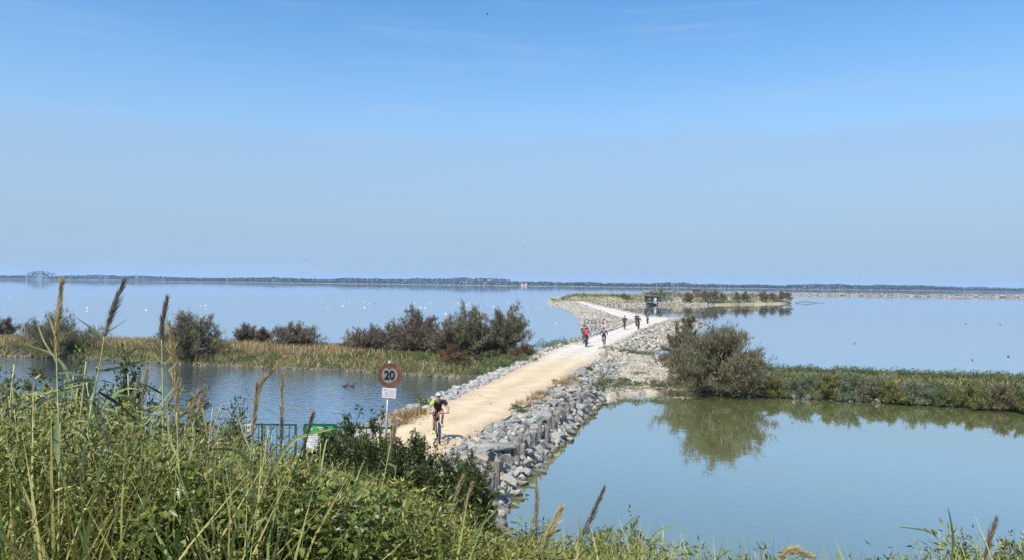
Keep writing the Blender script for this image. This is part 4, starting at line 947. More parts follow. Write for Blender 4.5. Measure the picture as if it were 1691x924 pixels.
reed('long golden upright reed plume beside the slim dark one', 3.7, [(300, 930), (297, 800), (294, 740), (292, 680)], [(294, 710), (289, 620), (280, 540)], M_GOLD, .015, .06, np_=560, leafs=[([(290, 600), (275, 612), (262, 592)], .006, Y_g), ([(296, 760), (280, 720), (276, 660)], .014, Y_g), ([(298, 800), (318, 740), (322, 690)], .014, L_)])
reed('bent golden reed plume bowing right over the rippled pond', 5.0, [(408, 840), (414, 760), (420, 700)], [(419, 705), (425, 650), (437, 625), (457, 603)], M_GOLD, .014, .15)
reed('straight tan reed plume crossing the white plate', 4.6, [(409, 900), (414, 760), (417, 720)], [(416, 730), (421, 670), (424, 636)], M_TAN, .015, .05)
reed('pale tan reed plume upright before the green railing', 4.8, [(457, 940), (462, 800), (464, 720)], [(464, 740), (465, 680), (466, 622)], M_TAN, .012, .04)
reed('short brown reed plume leaning before the notice board', 5.2, [(486, 830), (495, 770), (501, 740)], [(499, 748), (507, 715), (516, 686)], M_PURP, .014, .1)
reed('dry beige reed rising in front of the speed limit sign pole', 4.6, [(620, 940), (628, 830), (637, 775), (645, 735)], [(640, 762), (647, 728), (652, 698)], M_TAN, .012, .05,
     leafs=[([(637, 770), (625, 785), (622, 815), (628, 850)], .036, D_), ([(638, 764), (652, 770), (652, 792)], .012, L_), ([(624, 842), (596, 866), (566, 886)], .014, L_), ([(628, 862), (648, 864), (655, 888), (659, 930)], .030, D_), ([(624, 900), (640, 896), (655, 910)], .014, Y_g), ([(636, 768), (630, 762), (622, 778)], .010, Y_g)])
reed('upright tan reed plume against the calm pond', 4.6, [(884, 970), (884, 900)], [(884, 925), (886, 850), (885, 793)], M_TAN, .017, .03)
reed('brown reed plume leaning right against the calm pond', 4.9, [(940, 950), (954, 895)], [(952, 902), (975, 855), (996, 808)], M_PURP, .022, .08)
reed('feathery straw reed plume between an upright and a leaning one', 4.5, [(880, 960), (892, 910)], [(888, 920), (905, 880), (923, 843)], M_GOLD, .024, .35)
reed('thin tan reed plume in front of the dark shrub by the piles', 5.0, [(752, 930), (760, 880)], [(758, 892), (766, 845), (778, 803)], M_TAN, .013, .05)
reed('brown reed plume in the lower corner beside a thin sprig', 4.6, [(1612, 960), (1624, 920)], [(1622, 930), (1632, 895), (1643, 860)], M_PURP, .018, .15)
reed('cream drooping reed plume at the lower edge before the pond', 4.4, [(1272, 960), (1288, 922)], [(1282, 930), (1300, 911), (1336, 916)], M_GOLD, .024, .3)
reed('pale yellow-green blade standing alone at the lower edge', 4.2, [(1570, 960), (1571, 920)], None, leafs=[([(1570, 935), (1573, 895), (1570, 862), (1565, 836)], .018, Y_g)])
for (pl, lab) in [([(236, 700), (235, 655), (242, 613)], 'withered tan plume left of the slim dark reed'), ([(212, 700), (219, 660), (229, 622)], 'withered tan plume behind the long dark leaves'), ([(262, 700), (276, 668), (292, 640)], 'withered arching plume beside the long golden one'),
                  ([(306, 700), (316, 672), (327, 648)], 'first of two withered plumes leaning over the rippled pond'), ([(319, 700), (329, 668), (337, 643)], 'second of two withered plumes leaning over the rippled pond'), ([(742, 860), (752, 820), (762, 790)], 'thin withered plume before the dark shrubs by the path')]:
    reed(lab, 5.4, None, pl, M_TAN, .014, .15, 260)
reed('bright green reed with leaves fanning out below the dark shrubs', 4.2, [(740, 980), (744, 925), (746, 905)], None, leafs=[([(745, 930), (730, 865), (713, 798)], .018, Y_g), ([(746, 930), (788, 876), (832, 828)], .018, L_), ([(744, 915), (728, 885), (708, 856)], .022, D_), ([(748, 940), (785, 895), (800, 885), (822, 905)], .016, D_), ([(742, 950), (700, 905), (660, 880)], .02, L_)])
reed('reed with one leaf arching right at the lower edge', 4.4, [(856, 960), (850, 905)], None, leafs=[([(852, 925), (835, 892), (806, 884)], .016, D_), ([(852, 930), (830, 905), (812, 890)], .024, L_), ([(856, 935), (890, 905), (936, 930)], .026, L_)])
reed('reed with a single leaf pointing up towards the pond', 4.4, [(1046, 970), (1040, 910)], None, leafs=[([(1042, 925), (1034, 890), (1020, 852)], .012, Y_g)])
reed('tall pale green reed stalk left of the bent golden plume', 4.0, [(412, 950), (414, 830), (420, 740)], None, leafs=[([(414, 832), (396, 760), (376, 690)], .016, Y_g), ([(413, 838), (448, 785), (480, 722)], .014, L_), ([(413, 870), (380, 830), (352, 800)], .018, L_), ([(412, 900), (440, 880), (468, 868)], .016, Y_g), ([(416, 800), (385, 790), (352, 792)], .018, D_), ([(418, 750), (402, 715), (392, 680)], .012, L_)], r0=.006)
reed('thick pale green reed stalk right of the bent golden plume', 4.1, [(456, 950), (459, 830), (463, 760)], None, leafs=[([(459, 838), (490, 765), (518, 690)], .012, L_), ([(458, 850), (470, 800), (490, 740)], .020, D_), ([(460, 800), (450, 770), (446, 720)], .012, Y_g), ([(458, 880), (430, 840), (400, 815)], .014, Y_g), ([(459, 860), (480, 830), (500, 790)], .014, L_)], r0=.006)
for (st, lab) in [([(148, 930), (160, 800), (190, 740), (174, 684)], 'pale broken dry cane leaning among the reeds behind the purple plume'), ([(276, 900), (277, 780), (279, 684)], 'pale bare dry cane standing beside the long golden plume'), ([(20, 790), (8, 745), (18, 690), (15, 660)], 'curved dry cane at the left edge of the thicket'), ([(218, 930), (232, 830), (240, 750)], 'thick straw-coloured cane before the bramble leaves')]:
    reed(lab, 4.2, st, mat=M_CANE, r0=.006)

# the many other stalks: one of each kind built, then copied
def copy_tree(o):
    c = o.copy(); COL.objects.link(c)
    for ch in o.children: d = ch.copy(); COL.objects.link(d); d.parent = c
    return c
def proto_reed(k):
    r = np.random.default_rng(500 + k); e = empty('reed', (0, 0, 0), 0, 'thin green reed stalk without plume in the tangle on the dike', 'reed', 'plumeless reed stalks on the dike')
    h = 1.15; bx, by = r.normal(0, .12, 2); S_ = catmull([(0, 0, 0), (bx * .15, by * .15, h * .35), (bx * .5, by * .5, h * .7), (bx, by, h)], 4); m = MB(); m.tube([tuple(p) for p in S_], list(np.linspace(.0078, .0025, len(S_))), 6); m.build('stem', [M_REED, M_CANE][k % 3 == 2], e, True)
    for q in range(6):
        i = 3 + q + int(r.integers(0, 2)); i = min(i, len(S_) - 2); b = S_[i]; a = r.uniform(0, 6.28); ln = r.uniform(.22, .42); d = np.array([math.cos(a), math.sin(a), 0])
        P = catmull([b, b + d * ln * .35 + [0, 0, ln * r.uniform(.35, .6)], b + d * ln * .75 + [0, 0, ln * r.uniform(.3, .75)], b + d * ln * 1.05 + [0, 0, ln * r.uniform(-.1, .9)]], 4)
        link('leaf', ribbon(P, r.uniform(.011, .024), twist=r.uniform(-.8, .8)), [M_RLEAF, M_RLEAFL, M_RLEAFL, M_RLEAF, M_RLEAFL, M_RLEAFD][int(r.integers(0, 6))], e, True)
    return e
PR = [proto_reed(k) for k in range(5)]; used = [False] * 5
px, X, Y, g, H = veg_pts(400, -30, 560, 3.9, 6.4); cnt = 0
for i in range(400):
    if cnt >= 95: break
    if rng.random() > .3 + .5 * (px[i] < 330) : continue
    k = int(rng.integers(0, 5)); o = PR[k] if not used[k] else copy_tree(PR[k]); used[k] = True
    s_ = min(1.35, max(.75, (H[i] + rng.uniform(-.3, .24)) / 1.15)); o.location = (X[i], Y[i], g[i] - .03); o.rotation_euler = (rng.normal(0, .12), rng.normal(0, .12), rng.uniform(0, 6.28)); o.scale = (s_, s_, s_); cnt += 1
for i in range(26):
    px1 = rng.uniform(870, 1700); Y1 = rng.uniform(5, 9); t_ = np.interp(px1, SKX, SKY_) - rng.uniform(-14, 22); tp = D(px1, t_, Y1); g1_ = float(dike_z(tp.x, Y1)); k = int(rng.integers(0, 5)); o = copy_tree(PR[k]); s_ = (tp.z - g1_) / 1.15
    o.location = (tp.x, Y1, g1_ - .03); o.rotation_euler = (rng.normal(0, .15), rng.normal(0, .15), rng.uniform(0, 6.28)); o.scale = (s_, s_, s_)
    o['label'] = 'thin reed stalk at the lower edge before the calm pond'; o['group'] = 'reed stalks before the calm pond'
# ------------------------------------------------------------------ speed limit sign, railing, notice board, gate
M_STEEL = plain('galvanised steel', (.42, .43, .43), .45, .7, .15, 12)
M_WHITE = plain('white paint', (.62, .62, .61), .5, 0, .06, 6)
M_BLACK = plain('black paint', (.012, .012, .013), .5, 0, .2, 10)
M_GREENP = plain('dark green paint', (.012, .075, .045), .45, 0, .25, 8)
M_GRNB = plain('bright green print', (.02, .36, .08), .45, 0, .08, 6)
M_PINK = plain('faded pink print', (.60, .36, .40), .6, 0, .1, 20)
M_GREYP = plain('dirty pale grey paint', (.20, .20, .18), .6, 0, .3, 7)
m, n_, l_, p_ = new_mat('rusty red paint')
t_ = n_.new('ShaderNodeTexCoord'); z_ = n_.new('ShaderNodeTexNoise'); z_.inputs['Scale'].default_value = 6; z_.inputs['Detail'].default_value = 7; l_.new(t_.outputs['Object'], z_.inputs[0])
r_ = n_.new('ShaderNodeValToRGB'); set_ramp(r_, [(.32, (.055, .025, .018)), (.5, (.145, .052, .028)), (.62, (.20, .075, .038)), (.74, (.24, .17, .13))]); l_.new(z_.outputs[0], r_.inputs[0]); l_.new(r_.outputs[0], p_.inputs['Base Color']); p_.inputs['Roughness'].default_value = .8
M_RUSTP = m

def text_mesh(body, size, extrude=.003, offset=0.0, width=1.0):
    cu = bpy.data.curves.new('lettering', 'FONT'); cu.body = body; cu.size = size; cu.extrude = extrude; cu.offset = offset; cu.align_x = 'CENTER'; cu.align_y = 'CENTER'
    o = bpy.data.objects.new('lettering', cu); COL.objects.link(o); bpy.context.view_layer.update()
    me = bpy.data.meshes.new_from_object(o.evaluated_get(bpy.context.evaluated_depsgraph_get())); bpy.data.objects.remove(o)
    me.transform(Matrix.Rotation(R(90), 4, 'X') @ Matrix.Diagonal((width, 1, 1, 1))); me.name = 'lettering'; return me
def put(name, me, mat, parent, loc):
    o = link(name, me, mat, parent); o.location = loc; return o

YS = 18.3; top_, bot_ = D(643.5, 597, YS), D(634, 770, YS)
gz_ = 1.1; lean = (top_ - bot_); base = bot_ + lean * ((gz_ - bot_.z) / lean.z)
sg = empty('speed_limit_sign', base, 0, 'rusty round 20 speed limit sign on a grey pole with a white plate', 'road sign')
m = MB(); m.tube([(0, 0, -.3), tuple(top_ - base)], .030, 10); m.build('pole', M_STEEL, sg, True)
m = MB(); m.lathe([(0, .03), (.032, .03), (.034, -.05), (0, -.05)], tuple(top_ - base), sides=10); m.build('pole_cap', M_WHITE, sg)
dc = D(643.5, 618.5, YS - .06) - base
def disc(name, r, y0, th, mat, parent, c):
    m = MB(); m.lathe([(0, -th), (r * .985, -th), (r, -th * .6), (r, th), (0, th)], (c[0], c[1] + y0, c[2]), 'Y', 40); return m.build(name, mat, parent)
dk = disc('sign_disc', .300, 0, .008, M_RUSTP, sg, dc)
c2 = dc + Vector((0, -.011, 0)); m = MB(); a_ = np.linspace(0, 2 * math.pi, 49)[:-1]; rr_ = +.196 + .008 * np.sin(a_ * 3 + 1)
rr_ = np.where((a_ > 1.35) & (a_ < 1.95), rr_ * .72, rr_)        # rust has run down into the face from the rim
V_ = [(c2.x + r * math.cos(a), c2.y, c2.z + r * math.sin(a)) for a, r in zip(a_, rr_)]
V_ += [(x, y - .003, z) for x, y, z in V_]; n0 = len(a_); m.add(V_, [tuple(range(n0, 2 * n0))] + [(k, (k + 1) % n0, n0 + (k + 1) % n0, n0 + k) for k in range(n0)]); face = m.build('sign_face', M_GREYP, dk)
put('lettering', text_mesh('20', .30, .003, .010, .86), M_BLACK, dk, dc + Vector((-.005, -.02, -.005)))
pc = D(642.5, 648, YS - .05) - base
m = MB(); m.box(pc, (.345, .006, .25), Matrix.Rotation(R(3), 3, 'Y')); pl = m.build('plate', M_WHITE, sg)
m = MB(); m.torus(pc + Vector((-.085, -.008, .055)), .045, .006, 'Y', 24, 5); m.build('ring_mark', M_PINK, pl)
for q, (z0, w0, x0) in enumerate([(.06, .15, .06), (.02, .13, .07), (-.03, .24, .0), (-.07, .22, -.01)]):
    m = MB(); m.box(pc + Vector((x0, -.0055, z0)), (w0, .004, .012)); m.build('printed_line', M_PINK, pl)
m = MB(); m.box(dc + Vector((0, .035, .09)), (.12, .05, .03)); m.box(dc + Vector((0, .035, -.09)), (.12, .05, .03)); m.build('bracket', M_STEEL, sg)

YR = 22.5
rl = empty('green_railing', (D(440, 700, YR).x, YR, .9), 0, 'dark green iron railing with upright bars at the edge of the rippled pond', 'railing'); o0 = Vector(rl.location)
x0, x1 = D(376, 699, YR).x - o0.x, D(490, 700.5, YR).x - o0.x; zt = D(440, 700, YR).z - o0.z
m = MB(); m.box(((x0 + x1) / 2, 0, zt), (x1 - x0, .05, .05)); m.build('top_rail', M_GREENP, rl)
m = MB(); m.box(((x0 + x1) / 2, 0, .25), (x1 - x0, .04, .04)); m.build('bottom_rail', M_GREENP, rl)
for x in (x0 + .03, (x0 + x1) / 2, x1 - .03): m = MB(); m.box((x, .003, zt / 2 - .3), (.06, .06, zt + .55)); m.build('post', M_GREENP, rl)
x = x0 + .2
while x < x1 - .08: m = MB(); m.tube([(x, 0, .26), (x, 0, zt - .03)], .014, 6); m.build('bar', M_GREENP, rl); x += .186
wp = empty('white_plate', D(408, 705, YR - .07), 0, 'small white plate with dark scrawled letters fixed on the green railing', 'sign')
m = MB(); m.box((0, 0, 0), (.30, .008, .24), Matrix.Rotation(R(-8), 3, 'Y')); m.build('plate', M_WHITE, wp)
for q in range(7):
    m = MB(); xx_ = -.11 + q * .036; m.tube([(xx_, -.008, -.06 + .03 * math.sin(q * 2.1)), (xx_ + .02 * math.cos(q * 3), -.008, .0), (xx_ + .012, -.008, .055 + .02 * math.sin(q * 1.3))], .008, 5); m.build('stroke', M_BLACK, wp)

nb_ = D(529, 720, 21.6); nb = empty('notice_board', (nb_.x, 21.6, 1.0), 0, 'green and white notice board half hidden behind a dark green shrub', 'notice board')
zt = D(529, 699, 21.6).z - 1.0; hw = .42
for s in (-1, 1): m = MB(); m.box((s * (hw + .03), 0, zt / 2 - .1), (.07, .07, zt + .2)); m.build('post', M_GREENP, nb)
m = MB(); m.box((0, 0, zt - .02), (2 * hw - .012, .05, .05)); m.build('top_rail', M_GREENP, nb)
m = MB(); m.box((0, -.01, zt - .155), (2 * hw - .012, .02, .21)); hd = m.build('header', M_GRNB, nb)
m = MB(); m.box((0, -.01, zt - .262 - .25), (2 * hw - .012, .018, .5)); bd = m.build('panel', M_WHITE, nb)
m = MB(); m.lathe([(0, -.003), (.05, -.003), (.05, .003), (0, .003)], (-.27, -.024, zt - .13), 'Y', 20); m.build('emblem', M_WHITE, hd)
for q in range(3): m = MB(); m.box((.06 + .03 * q, -.0225, zt - .10 - q * .05), (.34 - .06 * q, .005, .016)); m.build('printed_line', M_WHITE, hd)
for q in range(6): m = MB(); m.box((-.02, -.0215, zt - .33 - q * .065), (.64 - .1 * (q % 3), .004, .016)); m.build('printed_line', M_GREYP, bd)

YG = 21.2; gx0, gx1 = D(556, 704, YG).x, D(645, 707, YG).x; gt = empty('swing_gate', ((gx0 + gx1) / 2, YG, 1.1), 0, 'dark green metal gate across the near end of the path behind shrubs', 'gate'); w = gx1 - gx0; zt = D(600, 705, YG).z - 1.1
for z in (zt, zt * .62, zt * .25): m = MB(); m.box((0, 0, z), (w, .05, .06)); m.build('rail', M_GREENP, gt)
for x in np.linspace(-w / 2 + .1, w / 2 - .12, 8): m = MB(); m.box((x, .002, zt * .62), (.03, .03, zt * .72)); m.build('bar', M_GREENP, gt)
for x in (-w / 2 - .05, w / 2 + .05): m = MB(); m.box((x, 0, zt / 2), (.09, .09, zt + .16)); m.build('post', M_GREENP, gt)
M_REDP = plain('red paint', (.35, .02, .02), .5, 0, .15, 10)
mk = empty('marker_post', (D(650, 720, 21.8).x, 21.8, 1.1), 0, 'slim red and white striped marker post right of the green gate', 'post')
zt = D(650, 712, 21.8).z - 1.1
for q in range(4): m = MB(); m.lathe([(0, zt * q / 4), (.035, zt * q / 4), (.035, zt * (q + 1) / 4), (0, zt * (q + 1) / 4)], sides=10); m.build('band', [M_WHITE, M_REDP][q % 2], mk)
bl = D(691, 722, 24.6); m = MB(); m.lathe([(0, -.1), (.06, -.1), (.06, .0), (.055, bl.z - 1.2), (.04, bl.z - 1.15), (0, bl.z - 1.15)], (0, 0, 0), sides=12)
o = m.build('bollard', plain('grey concrete', (.2, .2, .19), .9, 0, .2, 14)); o.location = (bl.x, 24.6, 1.17); tag(o, 'short grey bollard at the near end of the path beside the cyclist', 'bollard')

# ------------------------------------------------------------------ bicycles and riders
def tint(name, col, rough=.6, var=.1): return plain(name, col, rough, 0, var, 12)
M_TYRE = tint('tyre rubber', (.018, .018, .018), .85); M_RIM = plain('rim alloy', (.25, .25, .26), .35, .8); M_FRAME = tint('bicycle frame', (.03, .03, .035), .35); M_FRAMEW = tint('pale bicycle frame', (.42, .43, .45), .35)
M_SKIN = tint('sun-tanned skin', (.42, .20, .125), .55); M_BLK = tint('black cycling cloth', (.016, .016, .018), .75); M_RED = tint('red cycling cloth', (.52, .03, .025), .7); M_LIME = tint('lime cloth', (.28, .62, .05), .7)
M_HELW = tint('white helmet', (.62, .63, .64), .35); M_HELB = tint('black helmet', (.02, .02, .022), .35); M_HELR = tint('red helmet', (.42, .04, .035), .35); M_YEL = tint('yellow shoe', (.55, .56, .08), .5); M_GREYC = tint('grey cloth', (.16, .16, .17), .7); M_SHOE = tint('dark shoe', (.04, .04, .045), .5); M_WCL = tint('white cloth', (.55, .54, .52), .7)

def bicycle(loc, rz, label, frame_mat, th=0.6):
    b = empty('bicycle', loc, rz, label, 'bicycle', 'bicycles on the causeway'); WR = .355
    for hx in (-.44, .68):
        m = MB(); m.lathe([(0, -.05), (.025, -.05), (.025, .05), (0, .05)], (hx, 0, WR), 'Y', 8)
        for k in range(20):
            a = 2 * math.pi * k / 20; s = .03 * (1 if k % 2 else -1); m.tube([(hx + .02 * math.cos(a + .6), s, WR + .02 * math.sin(a + .6)), (hx + .305 * math.cos(a), 0, WR + .305 * math.sin(a))], .0016, 3, False)
        w = m.build('wheel', M_RIM, b); m = MB(); m.torus((hx, 0, WR), .33, .027, 'Y', 36, 8); m.build('tyre', M_TYRE, w, True); m = MB(); m.torus((hx, 0, WR), .298, .012, 'Y', 36, 6); m.build('rim', M_RIM, w, True)
    BB = (0, 0, .33); ST = (-.17, 0, .84); HT = (.46, 0, .92); HB = (.50, 0, .76); RH = (-.44, 0, WR)
    m = MB(); m.tube([BB, ST], .017); m.tube([(-.16, 0, .80), HT], .018); m.tube([BB, HB], .022); m.tube([HT, HB], .022)
    for s in (-.055, .055):
        m.tube([(0, s * .6, .33), (-.44, s, WR)], .011); m.tube([(-.155, s * .3, .79), (-.44, s, WR)], .009)
    m.build('frame', frame_mat, b, True)
    m = MB(); m.tube([HB, (.515, 0, .72)], .02); m.tube([(.515, -.06, .72), (.515, .06, .72)], .018)
    for s in (-.06, .06): m.tube([(.515, s, .73), (.60, s, .55), (.68, s, WR)], [.018, .016, .012])
    m.build('fork', M_FRAMEW, b, True)
    m = MB(); m.tube([HT, (.45, 0, .98), (.51, 0, 1.0)], .015); m.tube([(.47, -.36, 1.02), (.51, -.1, 1.0), (.51, .1, 1.0), (.47, .36, 1.02)], .012); hb = m.build('handlebar', M_FRAME, b, True)
    for s in (-1, 1): m = MB(); m.tube([(.485, s * .25, 1.012), (.468, s * .365, 1.022)], .019); m.build('grip', M_TYRE, hb, True)
    m = MB(); m.tube([ST, (-.20, 0, .94)], .014); m.build('seat_post', M_RIM, b, True)
    m = MB(); m.tube([(-.34, 0, .965), (-.28, 0, .97), (-.16, 0, .965), (-.05, 0, .955)], [.05, .075, .045, .022], 10); o = m.mesh('saddle'); o.transform(Matrix.Translation((0, 0, .965)) @ Matrix.Diagonal((1, 1, .45, 1)) @ Matrix.Translation((0, 0, -.965))); link('saddle', o, M_TYRE, b, True)
    m = MB(); m.torus((0, -.05, .33), .085, .006, 'Y', 24, 5)
    for s, sg_ in ((1, .10), (-1, -.10)): m.tube([(0, sg_ * .7, .33), (s * .17 * math.cos(th), sg_, .33 + s * .17 * math.sin(th))], .011)
    cr = m.build('crank', M_FRAME, b, True)
    for s, sg_ in ((1, .15), (-1, -.15)): m = MB(); m.box((s * .17 * math.cos(th), sg_, .33 + s * .17 * math.sin(th)), (.09, .09, .02)); m.build('pedal', M_TYRE, cr)
    return b

def skin(verts, edges, root=0, sub=1):
    me = bpy.data.meshes.new('body'); me.from_pydata([v[:3] for v in verts], edges, []); o = bpy.data.objects.new('body', me); COL.objects.link(o)
    md = o.modifiers.new('s', 'SKIN'); md.use_smooth_shade = True; md.branch_smoothing = .3
    for i, v in enumerate(verts):
        r = v[3] if hasattr(v[3], '__len__') else (v[3], v[3]); me.skin_vertices[0].data[i].radius = r; me.skin_vertices[0].data[i].use_root = (i == root)
    sd = o.modifiers.new('d', 'SUBSURF'); sd.levels = sd.render_levels = sub
    bpy.context.view_layer.update(); out = bpy.data.meshes.new_from_object(o.evaluated_get(bpy.context.evaluated_depsgraph_get())); bpy.data.objects.remove(o); return out

def knee(h, a, l=.455):
    h, a = Vector(h), Vector(a); d = a - h; L = min(d.length, 2 * l - .01); mid = h + d * .5; hh = math.sqrt(max(l * l - L * L / 4, 0)); f = Vector((-d.z, 0, d.x)); f = f if f.x > 0 else -f; return mid + f.normalized() * hh

def rider(loc, rz, label, c, th=.6, lean=0.0, back=False, look=0.0):
    """c: jersey, sleeve (left, right), shorts, helmet, shoe"""
    v = []; e = []
    def add(p, r, par=None):
        v.append((p[0], p[1], p[2], r)); i = len(v) - 1
        if par is not None: e.append((par, i))
        return i
    N = Vector((.14 + .12 * lean, 0, 1.44 - .07 * lean)); P0 = Vector((-.21, 0, 1.03)); hips = {}
    ip = add(P0, (.11, .095), None); s1 = add(P0.lerp(N, .35) + Vector((-.015, 0, .01)), (.10, .08), ip); s2 = add(P0.lerp(N, .72) + Vector((-.03, 0, .0)), (.105, .08), s1); s3 = add(P0.lerp(N, .95), (.075, .055), s2)
    nk = add(N + Vector((.05, 0, .055)), .055, s3); hd = N + Vector((.09, 0, .115)); h1 = add(hd, (.068, .075), nk); h2 = add(hd + Vector((.022, 0, .075)), (.078, .092), h1); h3 = add(hd + Vector((.005, 0, .145)), (.062, .075), h2)
    add(hd + Vector((.108, 0, .045)), .014, h2); add(hd + Vector((.085, 0, -.03)), .026, h1)          # nose, chin
    for s in (1, -1): add(hd + Vector((-.005, s * .085, .045)), .016, h2)                              # ears
    arms = {}
    for s in (1, -1):
        sh = P0.lerp(N, .90) + Vector((.0, s * .175, -.005)); el = Vector((N.x + .13, s * .345, N.z - .265 + .04 * lean)); wr = Vector((.425, s * .315, 1.09)); pm = Vector((.475, s * .312, 1.058))
        a0 = add(sh, .062, s2 if False else s3); a1 = add(sh.lerp(el, .5), .05, a0); a2 = add(el, .042, a1); a3 = add(el.lerp(wr, .4), .042, a2); a4 = add(wr, .029, a3); a5 = add(pm, (.04, .024), a4); arms[s] = (sh, el)
        for q, (dy, ln) in enumerate([(-.034, .9), (-.012, 1.0), (.011, .97), (.032, .8)]):               # fingers close over the grip
            b0 = pm + Vector((.018, dy, -.004)); f0 = add(b0, .011, a5); f1 = add(b0 + Vector((.026 * ln, 0, -.014)), .0095, f0); f2 = add(b0 + Vector((.024 * ln, 0, -.044)), .009, f1); add(b0 + Vector((.002, 0, -.056 * ln)), .008, f2)
        t0 = add(pm + Vector((-.012, -s * .036, -.008)), .012, a5); t1 = add(pm + Vector((.0, -s * .055, -.034)), .0105, t0); add(pm + Vector((.016, -s * .058, -.058)), .009, t1)   # thumb, from the side of the palm
    legs = {}
    for s in (1, -1):
        pd = Vector((s * .17 * math.cos(th), s * .13, .33 + s * .17 * math.sin(th))); an = pd + Vector((-.075, 0, .115)); hp = Vector((-.17, s * .095, 1.01)); kn = knee(hp, an); kn.y = s * .145
        l0 = add(hp, .092, ip); l1 = add(hp.lerp(kn, .5), .078, l0); l2 = add(kn, .057, l1); l3 = add(kn.lerp(an, .35), .054, l2); l4 = add(an, .034, l3); l5 = add(pd + Vector((-.02, 0, .055)), .038, l4); add(pd + Vector((.115, 0, .03)), .03, l5); legs[s] = (hp, kn, an, pd)
    body = link('person', skin(v, e), M_SKIN); body.location = loc; body.rotation_euler = (0, 0, rz); tag(body, label, 'cyclist', 'cyclists on the causeway')
    # clothes
    v.clear(); e.clear(); ip = add(P0 + Vector((.0, 0, -.01)), (.135, .12)); a = add(P0.lerp(N, .35) + Vector((-.015, 0, .01)), (.155, .13), ip); b = add(P0.lerp(N, .72) + Vector((-.02, 0, .015)), (.18, .15), a); d = add(P0.lerp(N, 1.0), (.13, .105), b)
    for s in (1, -1):
        sh, el = arms[s]; x = add(sh, .076, d); add(sh.lerp(el, .32), .068, x)
    link('jersey', skin(v, e), c['jersey'], body)
    for s in (1, -1):
        sh, el = arms[s]; m = MB(); m.tube([sh.lerp(el, .05) + Vector((0, s * .01, .01)), sh.lerp(el, .3), sh.lerp(el, .58)], [.078, .074, .064], 10); m.build('sleeve', c['sleeve'][0 if s == 1 else 1], body, True)
    v.clear(); e.clear(); ip = add(P0, (.138, .125)); add(P0 + Vector((.04, 0, .07)), (.13, .11), ip)
    for s in (1, -1):
        hp, kn, an, pd = legs[s]; x = add(hp, .106, ip); y = add(hp.lerp(kn, .4), .094, x); add(hp.lerp(kn, .74), .078, y)
    link('shorts', skin(v, e), c['shorts'], body)
    for s in (1, -1):
        hp, kn, an, pd = legs[s]; m = MB(); m.tube([pd + Vector((-.10, 0, .075)), pd + Vector((-.06, 0, .06)), pd + Vector((.04, 0, .045)), pd + Vector((.12, 0, .032)), pd + Vector((.145, 0, .03))], [.03, .046, .046, .036, .012], 10); m.build('shoe', c['shoe'], body, True)
        m = MB(); m.tube([an + Vector((-.01, 0, -.05)), an, an.lerp(kn, .22)], [.043, .040, .046], 10); m.build('sock', c.get('sock', M_BLK), body, True)
    hc = hd + Vector((.0, 0, .10)); m = MB(); prof = [(math.cos(t), math.sin(t)) for t in np.linspace(-.12, math.pi / 2 - .02, 9)]
    m.lathe([(r * .112, h * .105) for r, h in prof], hc, sides=20, sx=1.32); m.lathe([(.108, -.012), (.108, .012)], hc, sides=20, sx=1.32); hl = m.build('helmet', c['helmet'], body, True)
    for q in (-2, -1, 0, 1, 2):
        m = MB(); w = q * .042; pts = [hc + Vector((math.cos(t) * .152 * math.sqrt(1 - (w / .12) ** 2), w, math.sin(t) * .111 * math.sqrt(1 - (w / .12) ** 2))) for t in np.linspace(.35, 2.6, 9)]; m.tube(pts, [.003, .010, .012, .012, .011, .012, .012, .010, .003], 6); m.build('vent', M_HELB if c['helmet'] is not M_HELB else M_GREYC, hl, True)
    m = MB(); m.tube([hd + Vector((.02, .092, .065)), hd + Vector((.085, .06, .062)), hd + Vector((.108, 0, .06)), hd + Vector((.085, -.06, .062)), hd + Vector((.02, -.092, .065))], [.006, .018, .016, .018, .006], 6); m.build('sunglasses', M_HELB, body, True)
    if back:
        m = MB(); q = P0.lerp(N, .62) + Vector((-.17, 0, .09)); m.lathe([(0, -.2), (.09, -.19), (.115, -.1), (.115, .08), (.085, .18), (0, .2)], q, sides=12, sx=.75, sy=1.15, M=Matrix.Rotation(R(32), 3, 'Y')); m.build('backpack', back, body, True)
    return body

